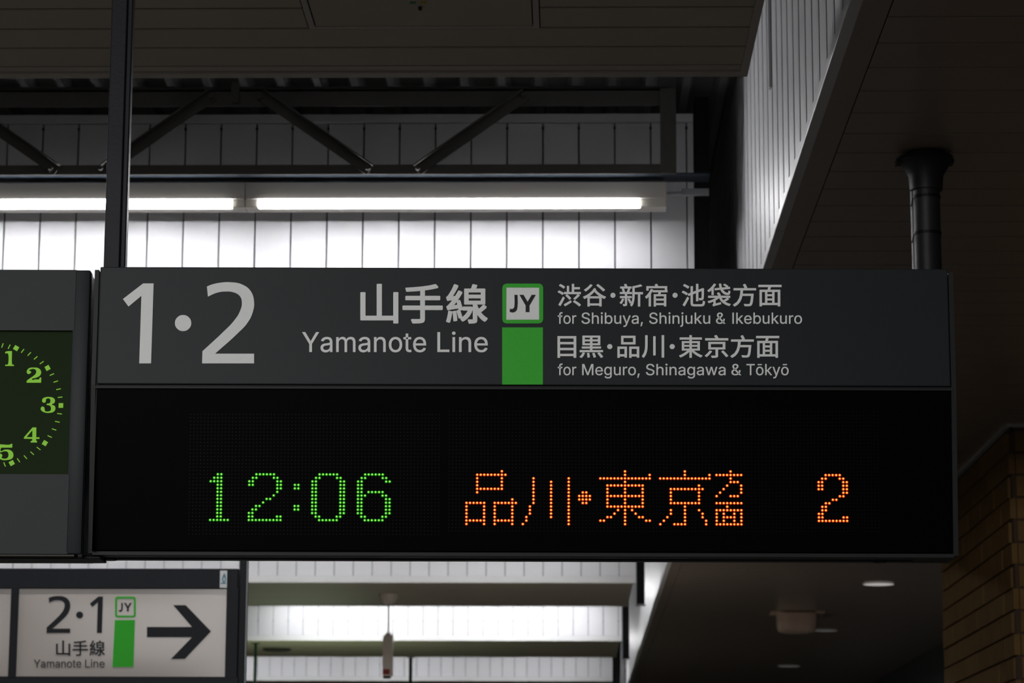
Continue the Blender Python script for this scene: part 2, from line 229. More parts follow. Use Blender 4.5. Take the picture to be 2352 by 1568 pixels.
# grotesque letter outlines: advance width, then outlines of (handle, point, handle)
GLYPHS = {'&':[448,[[[221,-7,197,-7,163,-7],[135,-1,110,12,86,24],[67,41,54,62,41,83],[34,107,34,133,34,155],[39,174,47,189,56,205],[69,220,85,235,101,249],[119,263,140,279,166,298],[191,316,216,335,223,340],[230,346,237,352,244,359],[250,366,255,375,259,384],[262,394,262,405,262,421],[256,434,245,445,235,456],[220,461,201,461,189,461],[178,458,168,453,158,448],[151,441,145,431,140,422],[137,411,137,399,137,386],[140,374,145,363,151,352],[159,340,169,327,179,315],[190,300,204,284,282,189],[360,95,438,0,413,0],[389,0,364,0,300,77],[236,154,171,231,152,255],[135,275,121,293,107,310],[95,327,87,344,79,361],[75,379,75,398,75,421],[81,441,91,458,101,475],[116,489,134,499,153,509],[175,513,200,513,225,513],[247,509,266,499,284,489],[298,476,308,459,319,443],[324,424,324,404,324,389],[321,375,315,362,309,348],[302,336,291,325,281,314],[269,303,256,293,222,268],[188,243,154,217,133,202],[119,188,110,174,101,161],[97,147,97,131,97,115],[101,100,109,87,117,75],[129,65,143,57,158,50],[174,46,193,46,213,46],[233,51,251,59,270,68],[286,80,301,95,316,111],[328,130,336,151,345,173],[349,197,349,224,368,224],[388,224,408,224,408,192],[404,165,397,144,389,122],[381,105,371,92,361,79],[352,69,345,62,341,57],[337,52,333,47,316,29],[296,16,271,7,246,-2]]]],',':[188,[[[53,-119,38,-119,48,-56],[58,8,68,71,91,71],[114,71,137,71,119,8],[102,-56,84,-119,69,-119]]]],'I':[183,[[[81,0,60,0,60,170],[60,339,60,509,81,509],[102,509,123,509,123,339],[123,170,123,0,102,0]]]],'L':[393,[[[160,0,60,0,60,170],[60,339,60,509,82,509],[103,509,125,509,125,358],[125,208,125,57,203,57],[282,57,361,57,361,38],[361,19,361,0,261,0]]]],'M':[628,[[[81,0,60,0,60,170],[60,339,60,509,91,509],[121,509,152,509,206,370],[260,231,314,92,368,231],[422,370,476,509,507,509],[537,509,568,509,568,339],[568,170,568,0,547,0],[525,0,504,0,504,138],[504,275,504,413,450,275],[396,138,342,0,323,0],[305,0,286,0,231,138],[177,275,122,413,122,275],[122,138,122,0,101,0]]]],'S':[447,[[[263,-9,224,-9,187,-9],[155,-3,128,9,100,21],[79,38,64,60,49,82],[40,107,38,137,60,137],[82,137,104,137,106,117],[112,101,123,88,134,75],[149,65,166,59,184,52],[203,49,224,49,247,49],[268,53,286,60,304,68],[319,78,329,92,340,105],[346,121,346,139,346,155],[341,169,332,179,323,189],[311,198,296,205,281,211],[264,217,245,222,224,228],[204,234,184,239,142,251],[109,268,86,289,63,311],[52,339,52,372,52,401],[60,426,75,448,90,469],[111,486,138,498,164,510],[194,516,227,516,261,516],[290,510,316,498,342,486],[362,469,377,449,392,428],[400,404,401,378,380,378],[358,378,337,378,335,403],[323,423,302,437,281,451],[256,459,225,459,203,459],[184,455,167,448,151,441],[138,431,129,418,120,406],[115,391,115,376,115,358],[120,344,131,334,142,323],[154,314,169,308,184,302],[199,297,212,293,230,289],[247,284,264,279,279,275],[295,270,312,264,328,257],[344,248,359,238,373,227],[385,214,395,198,404,181],[408,162,408,139,408,111],[401,86,386,64,372,41],[351,24,323,11,296,-2]]]],'T':[449,[[[85,452,32,452,32,471],[32,490,32,509,160,509],[288,509,417,509,417,490],[417,471,417,452,363,452],[310,452,257,452,257,301],[257,151,257,0,235,0],[214,0,193,0,193,151],[193,301,193,452,139,452]]]],'Y':[472,[[[225,0,203,0,203,69],[203,139,203,208,141,308],[79,409,16,509,41,509],[66,509,91,509,125,454],[159,399,192,344,203,326],[213,309,222,292,231,275],[240,255,250,230,241,230],[232,230,224,230,233,255],[242,276,251,293,260,310],[270,327,280,344,314,399],[347,454,381,509,406,509],[430,509,455,509,393,409],[330,308,268,208,268,139],[268,69,268,0,247,0]]]],'a':[389,[[[182,-9,160,-9,136,-9],[114,-4,94,5,75,14],[59,27,48,45,36,62],[30,83,30,108,30,130],[35,147,43,161,52,175],[63,185,78,193,92,201],[108,207,125,211,143,215],[160,218,178,220,201,223],[219,225,234,227,248,228],[258,231,265,235,272,239],[276,245,276,255,276,255],[276,256,276,257,276,272],[273,286,267,297,261,308],[252,316,240,322,228,328],[213,331,196,331,178,331],[162,328,149,322,136,317],[126,309,118,301,110,292],[104,283,100,274,80,280],[61,285,41,291,50,314],[62,332,79,346,95,360],[113,369,133,375,153,381],[173,384,194,384,208,384],[223,383,239,379,255,376],[271,370,286,360,301,351],[313,338,322,320,332,303],[337,280,337,251,337,168],[337,84,337,0,317,0],[297,0,277,0,277,17],[277,35,277,52,275,52],[274,52,272,52,268,43],[261,34,252,25,243,15],[230,7,215,1,200,-5]],[[155,45,170,45,193,45],[212,50,228,59,243,68],[255,79,263,93,271,107],[276,122,276,138,276,155],[276,173,276,190,273,187],[268,184,259,182,251,180],[242,178,231,176,221,174],[210,172,200,171,190,170],[182,169,175,168,161,166],[147,163,134,159,121,154],[111,148,103,139,96,131],[92,119,92,105,92,92],[95,81,102,72,109,63],[118,57,130,52,142,48]]]],'b':[424,[[[261,-8,229,-8,206,-8],[187,-4,172,4,158,12],[146,21,138,31,129,42],[123,51,118,59,116,59],[114,59,112,59,112,39],[112,20,112,0,92,0],[72,0,53,0,53,170],[53,339,53,509,73,509],[93,509,114,509,114,446],[114,382,114,319,115,319],[117,319,118,319,123,327],[129,336,137,346,145,356],[157,365,171,373,186,381],[205,384,229,384,261,384],[289,376,313,361,337,345],[356,322,370,293,383,263],[390,229,390,189,390,149],[383,114,370,84,356,55],[337,32,313,16,289,0]],[[197,47,220,47,244,47],[263,53,279,66,295,78],[308,95,316,117,324,138],[328,162,328,189,328,216],[324,240,316,261,308,282],[296,299,280,311,264,324],[244,330,220,330,197,330],[177,324,161,312,145,300],[133,284,125,263,117,242],[113,217,113,189,113,161],[117,136,125,115,133,94],[146,77,162,65,178,53]]]],'e':[404,[[[238,-8,212,-8,175,-8],[143,0,117,16,90,33],[70,56,56,85,41,114],[34,148,34,187,34,226],[41,260,55,290,69,319],[89,343,115,359,141,376],[171,384,205,384,226,384],[246,381,266,374,285,367],[303,356,319,341,335,326],[348,306,357,282,366,258],[371,228,371,194,371,186],[371,178,371,169,280,169],[188,169,96,169,98,143],[101,123,110,106,120,87],[134,72,151,61,168,51],[189,46,212,46,228,46],[241,48,254,53,266,57],[277,64,285,73,294,82],[301,93,306,105,325,101],[345,96,365,91,359,71],[349,54,335,39,321,24],[303,13,283,4,262,-4]],[[220,218,309,218,309,236],[306,249,298,269,290,288],[278,303,263,314,247,325],[228,330,205,330,182,330],[163,325,146,313,130,302],[118,288,109,270,100,251],[96,236,97,218,170,218]]]],'f':[254,[[[154,379,228,379,228,362],[228,344,228,327,154,327],[80,327,6,327,6,344],[6,362,6,379,80,379]],[[101,0,81,0,81,144],[81,288,81,432,81,453],[86,471,96,486,106,500],[119,511,135,519,152,526],[169,530,187,530,201,530],[213,529,222,527,232,525],[238,523,243,521,238,503],[233,486,227,468,224,470],[220,471,215,472,210,473],[203,474,195,474,176,474],[163,469,154,460,146,451],[142,437,142,419,142,279],[142,140,142,0,121,0]]]],'g':[425,[[[238,-151,207,-151,179,-151],[155,-147,134,-140,113,-132],[96,-123,82,-110,69,-98],[58,-84,51,-69,67,-60],[84,-50,101,-41,107,-49],[113,-57,122,-66,130,-75],[141,-82,154,-88,168,-94],[186,-97,207,-97,238,-97],[263,-90,282,-75,302,-60],[311,-37,311,-6,311,19],[311,44,311,68,310,68],[308,68,306,68,301,60],[295,51,287,41,278,32],[267,23,252,16,238,8],[219,5,195,5,164,5],[137,12,113,27,88,41],[69,62,55,90,41,118],[34,152,34,191,34,230],[41,264,55,293,69,322],[88,345,112,361,137,376],[165,384,196,384,220,384],[239,381,253,373,268,365],[280,356,288,346,297,336],[303,327,308,319,309,319],[311,319,313,319,313,339],[313,359,313,379,333,379],[353,379,372,379,372,250],[372,121,372,-9,372,-42],[365,-69,350,-90,335,-111],[316,-126,291,-136,266,-146]],[[181,59,205,59,228,59],[248,64,264,75,280,86],[292,101,300,121,308,141],[312,165,312,193,312,220],[308,243,300,264,292,284],[280,301,264,312,248,324],[228,330,205,330,181,330],[161,324,145,312,129,299],[117,283,109,262,100,242],[96,219,96,193,96,166],[100,143,109,123,117,103],[129,87,145,76,162,65]]]],'h':[410,[[[114,249,114,227,114,151],[114,76,114,0,93,0],[73,0,53,0,53,170],[53,339,53,509,73,509],[93,509,114,509,114,435],[114,361,114,287,110,287],[106,287,102,287,114,322],[131,347,152,362,174,377],[199,384,227,384,253,384],[276,379,295,369,315,358],[330,342,341,321,352,299],[357,273,357,240,357,160],[357,80,357,0,337,0],[316,0,296,0,296,78],[296,157,296,235,296,265],[288,288,273,304,258,321],[237,329,210,329,192,329],[175,325,161,317,146,309],[135,298,126,283,118,267]]]],'i':[167,[[[73,0,53,0,53,126],[53,253,53,379,73,379],[93,379,114,379,114,253],[114,126,114,0,93,0]],[[95,443,84,443,72,443],[62,447,54,455,45,462],[41,472,41,483,41,494],[45,504,54,512,62,520],[72,524,84,524,95,524],[106,520,114,512,122,504],[126,494,126,483,126,472],[122,462,114,455,106,447]]]],'j':[167,[[[53,243,53,379,73,379],[93,379,114,379,114,243],[114,106,114,-30,114,-53],[110,-73,102,-90,93,-107],[81,-120,65,-129,48,-138],[28,-143,4,-143,-1,-143],[-5,-143,-10,-143,-10,-124],[-10,-105,-10,-87,-6,-87],[-2,-87,2,-87,20,-87],[32,-82,40,-72,49,-62],[53,-48,53,-29,53,107]],[[95,443,83,443,72,443],[62,447,53,455,45,462],[41,472,41,483,41,494],[45,504,53,512,62,520],[72,524,83,524,95,524],[105,520,114,512,122,504],[126,494,126,483,126,472],[122,462,114,455,105,447]]]],'k':[381,[[[132,158,110,137,110,162],[110,187,110,212,113,212],[117,212,121,212,175,268],[230,323,284,379,310,379],[335,379,360,379,301,319],[243,259,184,199,182,199],[179,199,177,199,155,178]],[[73,0,53,0,53,170],[53,339,53,509,73,509],[93,509,114,509,114,339],[114,170,114,0,93,0]],[[320,0,294,0,245,62],[197,124,148,186,162,200],[177,214,191,229,252,152],[312,76,372,0,346,0]]]],'m':[610,[[[73,0,53,0,53,126],[53,253,53,379,72,379],[92,379,112,379,112,351],[112,323,112,295,111,295],[109,295,108,295,113,316],[121,332,132,346,144,359],[157,369,172,376,187,383],[203,386,219,386,247,386],[270,378,287,361,305,344],[316,322,321,295,318,295],[315,295,312,295,317,313],[325,329,337,343,349,357],[364,367,381,375,398,382],[416,386,437,386,459,386],[479,381,497,372,515,362],[530,348,541,328,551,309],[557,285,557,255,557,170],[557,85,557,0,536,0],[516,0,496,0,496,85],[496,169,496,254,496,281],[488,301,473,313,457,325],[439,330,419,330,402,330],[387,327,374,320,362,313],[352,303,345,290,339,278],[335,263,335,247,335,165],[335,82,335,0,315,0],[295,0,274,0,274,87],[274,173,274,260,274,281],[267,298,253,311,239,324],[221,330,199,330,185,330],[171,327,158,320,144,313],[134,303,126,289,118,276],[114,258,114,238,114,159],[114,79,114,0,93,0]]]],'n':[410,[[[114,249,114,227,114,151],[114,76,114,0,93,0],[73,0,53,0,53,126],[53,253,53,379,72,379],[92,379,112,379,112,349],[112,318,112,287,109,287],[106,287,102,287,114,322],[131,347,152,362,174,377],[199,384,227,384,253,384],[276,379,295,369,314,358],[330,342,341,321,352,299],[357,273,357,240,357,160],[357,80,357,0,337,0],[316,0,296,0,296,78],[296,157,296,235,296,265],[288,288,273,304,258,321],[237,329,210,329,192,329],[175,325,161,317,146,309],[135,298,126,283,118,267]]]],'o':[415,[[[242,-8,207,-8,173,-8],[143,0,117,16,91,33],[71,56,56,85,41,114],[34,149,34,187,34,227],[41,262,56,291,71,321],[91,343,117,360,143,376],[173,384,207,384,242,384],[273,376,299,360,325,343],[345,321,359,291,374,262],[381,227,381,187,381,149],[374,114,359,85,345,56],[325,33,299,16,273,0]],[[182,46,207,46,233,46],[254,53,270,66,287,79],[299,96,307,117,315,139],[319,162,319,187,319,213],[315,236,307,258,299,280],[287,297,270,310,254,323],[233,330,207,330,182,330],[161,323,145,310,129,297],[116,280,108,258,100,237],[96,213,96,187,96,162],[100,139,108,117,116,96],[129,79,145,66,161,53]]]],'r':[259,[[[73,0,53,0,53,126],[53,253,53,379,72,379],[92,379,112,379,112,360],[112,340,112,321,113,321],[114,321,115,321,122,340],[135,355,152,367,170,379],[190,385,213,385,218,385],[223,385,229,384,235,384],[240,384,243,384,243,363],[243,343,243,322,242,323],[237,323,230,324,223,325],[215,326,207,326,189,326],[173,322,159,315,145,307],[134,297,126,284,118,270],[114,255,114,237,114,158],[114,79,114,0,93,0]]]],'t':[227,[[[138,379,204,379,204,362],[204,344,204,327,138,327],[72,327,6,327,6,344],[6,362,6,379,72,379]],[[65,345,65,471,85,471],[106,471,126,471,126,347],[126,222,126,98,126,81],[129,69,136,61,143,54],[154,50,170,50,174,50],[179,50,185,51,191,52],[197,53,202,54,206,36],[209,19,213,2,207,0],[200,-2,192,-3,184,-4],[176,-4,168,-4,136,-4],[110,4,92,21,74,38],[65,62,65,93,65,219]]]],'u':[410,[[[211,-5,182,-5,157,-5],[134,0,115,11,95,21],[80,37,69,59,58,80],[53,107,53,139,53,219],[53,299,53,379,73,379],[93,379,114,379,114,301],[114,222,114,144,114,114],[121,91,137,75,152,58],[173,50,200,50,218,50],[235,54,249,62,264,70],[275,81,283,97,292,112],[296,131,296,153,296,228],[296,304,296,379,316,379],[337,379,357,379,357,253],[357,126,357,0,337,0],[318,0,298,0,298,31],[298,61,298,92,301,92],[304,92,307,92,295,57],[279,32,257,17,235,2]]]],'w':[567,[[[158,0,138,0,99,126],[61,253,23,379,44,379],[66,379,87,379,103,324],[118,269,133,214,140,191],[147,165,154,137,161,108],[168,76,175,41,172,41],[168,41,165,41,172,75],[179,106,186,135,193,163],[199,190,206,214,221,269],[237,324,252,379,273,379],[295,379,316,379,332,324],[347,269,362,214,368,190],[375,164,382,136,388,107],[395,76,402,41,399,41],[395,41,391,41,399,75],[406,107,413,135,420,164],[427,190,434,214,449,269],[465,324,480,379,502,379],[523,379,545,379,506,253],[468,126,429,0,409,0],[389,0,368,0,352,57],[335,114,319,172,314,189],[309,207,305,225,300,243],[295,261,291,280,286,299],[281,318,277,338,281,338],[286,338,291,338,286,319],[281,299,277,280,272,261],[267,243,263,225,258,206],[253,189,248,172,231,114],[215,57,199,0,178,0]]]],'y':[389,[[[51,-140,47,-139,52,-121],[57,-103,61,-86,65,-86],[68,-87,71,-87,83,-90],[94,-91,104,-89,114,-87],[122,-82,130,-74,138,-66],[145,-53,151,-36,155,-24],[159,-13,163,-1,114,126],[66,252,17,379,40,379],[62,379,84,379,111,305],[138,230,165,155,174,132],[181,109,187,87,193,64],[199,42,206,21,198,21],[191,21,184,21,190,42],[196,64,202,87,209,110],[216,132,224,155,251,230],[278,305,305,379,327,379],[349,379,371,379,316,234],[260,88,204,-58,196,-78],[187,-94,177,-107,166,-120],[153,-129,139,-136,125,-142],[109,-145,91,-145,81,-145],[72,-144,65,-143,57,-142]]]],'ō':[415,[[[242,-8,207,-8,173,-8],[143,0,117,16,91,33],[71,56,56,85,41,114],[34,149,34,187,34,227],[41,262,56,291,71,321],[91,343,117,360,143,376],[173,384,207,384,242,384],[273,376,299,360,325,343],[345,321,359,291,374,262],[381,227,381,187,381,149],[374,114,359,85,345,56],[325,33,299,16,273,0]],[[182,46,207,46,233,46],[254,53,270,66,287,79],[299,96,307,117,315,139],[319,162,319,187,319,213],[315,236,307,258,299,280],[287,297,270,310,254,323],[233,330,207,330,182,330],[161,323,145,310,129,297],[116,280,108,258,100,237],[96,213,96,187,96,162],[100,139,108,117,116,96],[129,79,145,66,161,53]],[[239,506,302,506,302,490],[302,474,302,458,239,458],[176,458,113,458,113,474],[113,490,113,506,176,506]]]]}
def word_mesh(s, off=0.0):
    c = bpy.data.curves.new('w', 'CURVE'); c.dimensions = '2D'; c.fill_mode = 'BOTH'; c.extrude = 0.01; c.resolution_u = 5
    x = 0
    for ch in s:
        adv, sps = GLYPHS[ch]
        for sp in sps:
            q = c.splines.new('BEZIER'); q.bezier_points.add(len(sp) - 1); q.use_cyclic_u = True
            for bp, (a, b, e, f, g, h) in zip(q.bezier_points, sp):
                bp.handle_left_type = 'FREE'; bp.handle_right_type = 'FREE'
                bp.co = ((e + x) / 1000, f / 1000, 0); bp.handle_left = ((a + x) / 1000, b / 1000, 0); bp.handle_right = ((g + x) / 1000, h / 1000, 0)
        x += adv
    return thicken(curve_mesh(c), off)
def outline_mesh(splines):
    """splines: list of outlines; a point is (x, y) smooth or (x, y, 1) corner; y goes down as in the photograph"""
    c = bpy.data.curves.new('o', 'CURVE'); c.dimensions = '2D'; c.fill_mode = 'BOTH'; c.extrude = 0.01; c.resolution_u = 6
    for pts in splines:
        sp = c.splines.new('BEZIER'); sp.bezier_points.add(len(pts) - 1); sp.use_cyclic_u = True
        for bp, p in zip(sp.bezier_points, pts):
            bp.co = (p[0] / 100, -p[1] / 100, 0)
            t = 'VECTOR' if len(p) > 2 else 'AUTO'
            bp.handle_left_type = t; bp.handle_right_type = t
    return curve_mesh(c)
def fit(me, tgt, mapper, name, m, parent, flaty=True, base=None, t=(0.0006, 0.002)):
    """squeeze the mesh bounding box into the pixel box tgt=(x0,y0,x1,y1); base=(baseline_px, cap_px) keeps the font's own heights"""
    xs = [v.co.x for v in me.vertices]; ys = [v.co.y for v in me.vertices]
    x0, x1, y0, y1 = min(xs), max(xs), min(ys), max(ys)
    for v in me.vertices:
        u = (v.co.x - x0) / (x1 - x0)
        if base:
            py = base[0] - v.co.y / 0.515 * base[1]
        else:
            py = tgt[3] - (v.co.y - y0) / (y1 - y0) * (tgt[3] - tgt[1])
        px = tgt[0] + u * (tgt[2] - tgt[0])
        front = v.co.z > 0
        p = mapper(px, py); v.co = p + Vector((0, -t[1] - (v.co.z - 0.01) if front else t[0], 0))
    me.materials.clear(); me.materials.append(m); me.name = name
    return link(name, me, parent)

ONE = [[(633, 217, 1), (737, 137, 1), (791, 137, 1), (778, 548, 1), (717, 548, 1), (728, 201, 1), (662, 256, 1)]]
TWO = [[(1065, 152, 1), (1090, 142), (1130, 133), (1185, 130), (1245, 141), (1290, 175), (1308, 232), (1301, 285), (1275, 338), (1225, 392), (1107, 498, 1),
        (1308, 498, 1), (1308, 548, 1), (1040, 548, 1), (1042, 485, 1), (1150, 385), (1203, 330), (1235, 280), (1245, 232), (1235, 202), (1205, 183),
        (1160, 178), (1118, 184), (1070, 204, 1)]]
def circle_outline(cx, cy, r, n=8):
    return [[(cx + r * math.cos(2 * math.pi * i / n), cy + r * math.sin(2 * math.pi * i / n)) for i in range(n)]]
def rrect(x0, y0, x1, y1, r):
    k = r * 0.3
    return [(x0 + r, y0, 1), (x1 - r, y0, 1), (x1 - k, y0 + k), (x1, y0 + r, 1), (x1, y1 - r, 1), (x1 - k, y1 - k), (x1 - r, y1, 1), (x0 + r, y1, 1), (x0 + k, y1 - k), (x0, y1 - r, 1), (x0, y0 + r, 1), (x0 + k, y0 + k)]

# ============================================================ SETTING
HS = 4.6            # soffit height of the platform roof
HR = 4.5            # lower ceiling on the right
XF = 0.977          # fascia between the two
XE = atY(1595, 613, 15.45).x
P = 0.2096          # cladding panel width
DECK = 6.05
fl = MB().box(-9, 7, -20, 70, -0.1, 0).build('floor', M['floor']); struct(fl)
wl = MB().box(-9.1, -9, -20, 70, 0, 7).build('wall_left', M['nightwall']); struct(wl)
wr = MB().box(5, 5.1, -20, 70, 0, HR + 0.1).build('wall_right', M['nightwall']); struct(wr)
wf = MB().box(-9, 7, 70, 70.1, 0, 7).build('wall_far', M['nightwall']); struct(wf)

# corrugated roof deck
pitch = 0.2155
prof = []
x = XF + 0.4
ph = atY(50, 190, 15.3).x
x0 = ph - math.ceil((ph + 8.6) / pitch) * pitch
k = 0
while x0 + k * pitch < XF:
    b = x0 + k * pitch
    prof += [(b - 0.022, DECK), (b + 0.022, DECK), (b + 0.052, DECK + 0.06), (b + pitch - 0.052, DECK + 0.06)]
    k += 1
n = len(prof)
dk = MB()
dk.add([(a, 6.0, z) for a, z in prof] + [(a, 60, z) for a, z in prof] + [(a, 6.0, z + 0.004) for a, z in prof] + [(a, 60, z + 0.004) for a, z in prof],
       [(i, i + 1, n + i + 1, n + i) for i in range(n - 1)] + [(2 * n + i, 3 * n + i, 3 * n + i + 1, 2 * n + i + 1) for i in range(n - 1)])
dko = struct(dk.build('ceiling_roof_deck', M['deck']), 'dark corrugated steel roof deck above the truss')
struct(MB().box(-9, XF + 0.3, 3, 60, DECK + 0.1, DECK + 0.2).build('ceiling_roof_slab', M['black']))

# ---- cladding downstands: wall, panels, flashing, screws
WALLS = [5.5, 15.45, 22.5, 30.0, 38.1, 46.8, 55.0]
pan_me = {}
def downstand(Yw, idx, zt=5.89, full=True):
    # phase of the seams from the photograph
    ph = {1: atY(586, 500, Yw).x, 3: atY(540 + 123 / 2.306, 1310, Yw).x, 4: atY(540 + 280 / 2.306, 1440, Yw).x, 5: atY(540 + 312 / 2.306, 1540, Yw).x}.get(idx, 0.0)
    root = MB().box(-8.9, XE - 0.004, Yw + 0.022, Yw + 0.06, HS, zt).build('wall_cladding', M['seam'] if idx != 1 else M['seam'])
    struct(root, {1: 'white cladding downstand directly above the departure board', 3: 'white cladding downstand seen just under the departure board',
                  4: 'brightly lit cladding downstand behind the pendant box', 5: 'farthest visible white cladding downstand at the bottom edge'}.get(idx))
    lo = HS + 0.075
    key = round(zt, 2)
    if key not in pan_me:
        pan_me[key] = MB().box(0.0045, P - 0.0045, 0, 0.02, 0, zt - 0.055 - lo, 0.002).mesh('panel', M['cladding'])
    k0 = math.floor((-6.2 - ph) / P) if full else 0
    kk = k0
    while full and ph + (kk + 1) * P < XE - 0.02:
        o = link('panel', pan_me[key], root, (ph + kk * P, Yw, lo)); kk += 1
    if full:   # last cut panel
        xa = ph + kk * P
        if XE - xa > 0.02:
            MB().box(xa + 0.003, XE, Yw, Yw + 0.02, lo, zt - 0.055, 0.002).build('panel', M['cladding'], root)
        MB().box(-8.9, XE, Yw - 0.012, Yw + 0.03, zt - 0.05, zt, 0.003).build('flashing', M['cladding'], root)
        MB().box(-8.9, XE, Yw - 0.03, Yw + 0.045, HS - 0.005, HS + 0.07, 0.004).build('bottom_trim', M['whitetrim'], root)
        sc = MB()
        for q in range(k0, kk + 1):
            for zz in (HS + 0.27, HS + 0.92 if idx == 1 else HS + 0.6, zt - 0.085):
                sc.tube((ph + q * P, Yw - 0.008, zz), (ph + q * P, Yw + 0.01, zz), 0.008, 6)
        so = sc.build('screw_heads', M['deepwall'], root); so['kind'] = 'stuff'
    return root
for i, Yw in enumerate(WALLS):
    downstand(Yw, i, 5.89, i in (1, 3, 4, 5))

# ---- soffits of boards
def soffit(Y0, Y1, joints, idx, label, hatch=None, tx=XE - 0.03):
    root = MB().box(-8.9, tx - 0.005, Y0, Y1 - 0.02, HS + 0.006, HS + 0.06).build('ceiling_soffit', M['deepwall'])
    struct(root, label)
    g = 0.011
    js = [Y0] + joints
    for a, b in zip(js[:-1], js[1:]):
        segs = [(-8.9, tx - 0.03)]
        if hatch and a < hatch[3] - 0.01: segs = [(-8.9, hatch[0]), (hatch[1], tx - 0.03)]
        for xa, xb in segs:
            MB().box(xa, xb, a + g, b - g, HS, HS + 0.008, 0.002).build('board', M['soffit'], root)
    MB().box(tx - 0.03, tx, Y0, Y1, HS - 0.004, HS + 0.09, 0.003).build('end_trim', M['soffittrim'], root)
    MB().box(-8.9, tx - 0.03, joints[-1] + 0.01, Y1 - 0.07, HS + 0.002, HS + 0.02).build('inner_trim', M['soffittrim'], root)
    MB().box(-8.9, tx, Y1 - 0.058, Y1, HS - 0.006, HS + 0.09, 0.003).build('edge_trim', M['soffittrim'], root)
    return root
yj = [atZ(600, py, HS).y for py in (110.5, 65.5, 20.5)]
pj = (yj[0] - yj[2]) / 2
Yedge = atZ(600, 176, HS).y
hx0, hx1 = atZ(694, 20, HS).x, atZ(1240, 16, HS).x
jl = [yj[0] - pj * k for k in range(17, 0, -1)] + [yj[0], atZ(600, 153, HS).y]
s1 = soffit(5.53, Yedge, jl, 0, 'beige board soffit along the top of the picture', hatch=(hx0, hx1, 8.7, jl[-3]))
XS = XE - 0.03
for (ya, yb, idx, lab) in ((15.5, 18.3, 1, None), (22.55, 25.4, 2, None), (30.05, atZ(1200, 1391, HS).y, 3, 'shadowed soffit behind the ceiling rose of the pendant box'),
                     (38.15, atZ(1200, 1508, HS).y, 4, 'green tinged soffit near the bottom edge'), (46.85, 49.9, 5, None), (55.05, 58, 6, None)):
    nj = max(2, int((yb - 0.15 - ya) / pj))
    soffit(ya, yb, [ya + (yb - 0.13 - ya) * q / nj for q in range(1, nj + 1)], idx, lab)

# access hatch in the near soffit
ha = empty('access_hatch', ((hx0 + hx1) / 2, 9.1, HS))
tag(ha, 'flush ceiling access hatch with round green and yellow marks', 'hatch')
hy1 = jl[-3]
cx_, cy_ = (hx0 + hx1) / 2, 9.1
hb = MB(); fx0, fx1, fy0, fy1 = hx0 + 0.004, hx1 - 0.004, 8.74, hy1 - 0.006
for (a, b, c, d) in ((fx0, fx1, fy1 - 0.022, fy1), (fx0, fx1, fy0, fy0 + 0.022), (fx0, fx0 + 0.022, fy0 + 0.022, fy1 - 0.022), (fx1 - 0.022, fx1, fy0 + 0.022, fy1 - 0.022)):
    hb.box(a - cx_, b - cx_, c - cy_, d - cy_, -0.003, 0.025)
hb.build('frame', M['soffittrim'], ha)
MB().box(fx0 + 0.026 - cx_, fx1 - 0.026 - cx_, fy0 + 0.026 - cy_, fy1 - 0.026 - cy_, 0.0, 0.02, 0.002).build('door', M['soffit'], ha)
pg = atZ(948, 5.5, HS); py_ = atZ(973, 5.5, HS); pl = atZ(965, 16.5, HS)
MB().lathe([(0.012, 0.0), (0.012, -0.002)], (pg.x - cx_, pg.y - cy_, 0), 20).build('round_mark', M['stickergreen'], ha)['label'] = 'green round mark'
MB().lathe([(0.011, 0.0), (0.011, -0.002)], (py_.x - cx_, py_.y - cy_, 0), 20).build('round_mark', M['yellow'], ha)['label'] = 'yellow round mark'
MB().box(pl.x - cx_ - 0.006, pl.x - cx_ + 0.006, pl.y - cy_ - 0.012, pl.y - cy_ + 0.012, -0.01, -0.003, 0.002).build('latch', M['gasket'], ha)
struct(MB().box(hx0, hx1, 5.6, 8.72, HS + 0.001, HS + 0.02).build('ceiling_strip', M['soffit']))

# ---- steel uprights at the wall ends
for i, Yw in enumerate(WALLS[1:6], 1):
    xa = atY(1598, 600, 15.65).x; xb = atY(1632, 600, 15.65).x
    zb = atY(1465, 1387, 30.2).z
    o = MB()
    yc = Yw + 0.2
    o.box(xa, xb, yc, yc + 0.012, zb, DECK); o.box(xa, xb, yc + 0.11, yc + 0.122, zb, DECK); o.box((xa + xb) / 2 - 0.005, (xa + xb) / 2 + 0.005, yc + 0.012, yc + 0.11, zb, DECK)
    r = o.build('steel_upright', M['black'])
    r.data.transform(Matrix.Translation((-xa, -yc, -zb))); r.location = (xa, yc, zb)
    MB().box(-0.01, xb - xa + 0.01, -0.01, 0.13, -0.012, 0.0).build('foot_plate', M['galv'] if i == 3 else M['black'], r)
    tag(r, {1: 'tall black steel upright right of the wall above the departure board', 3: 'black steel upright beside the wall just under the departure board',
            4: 'black steel upright at the end of the brightest lower wall', 5: 'small black upright at the end of the lowest wall'}.get(i, 'black steel upright hidden behind the departure board'), 'upright')

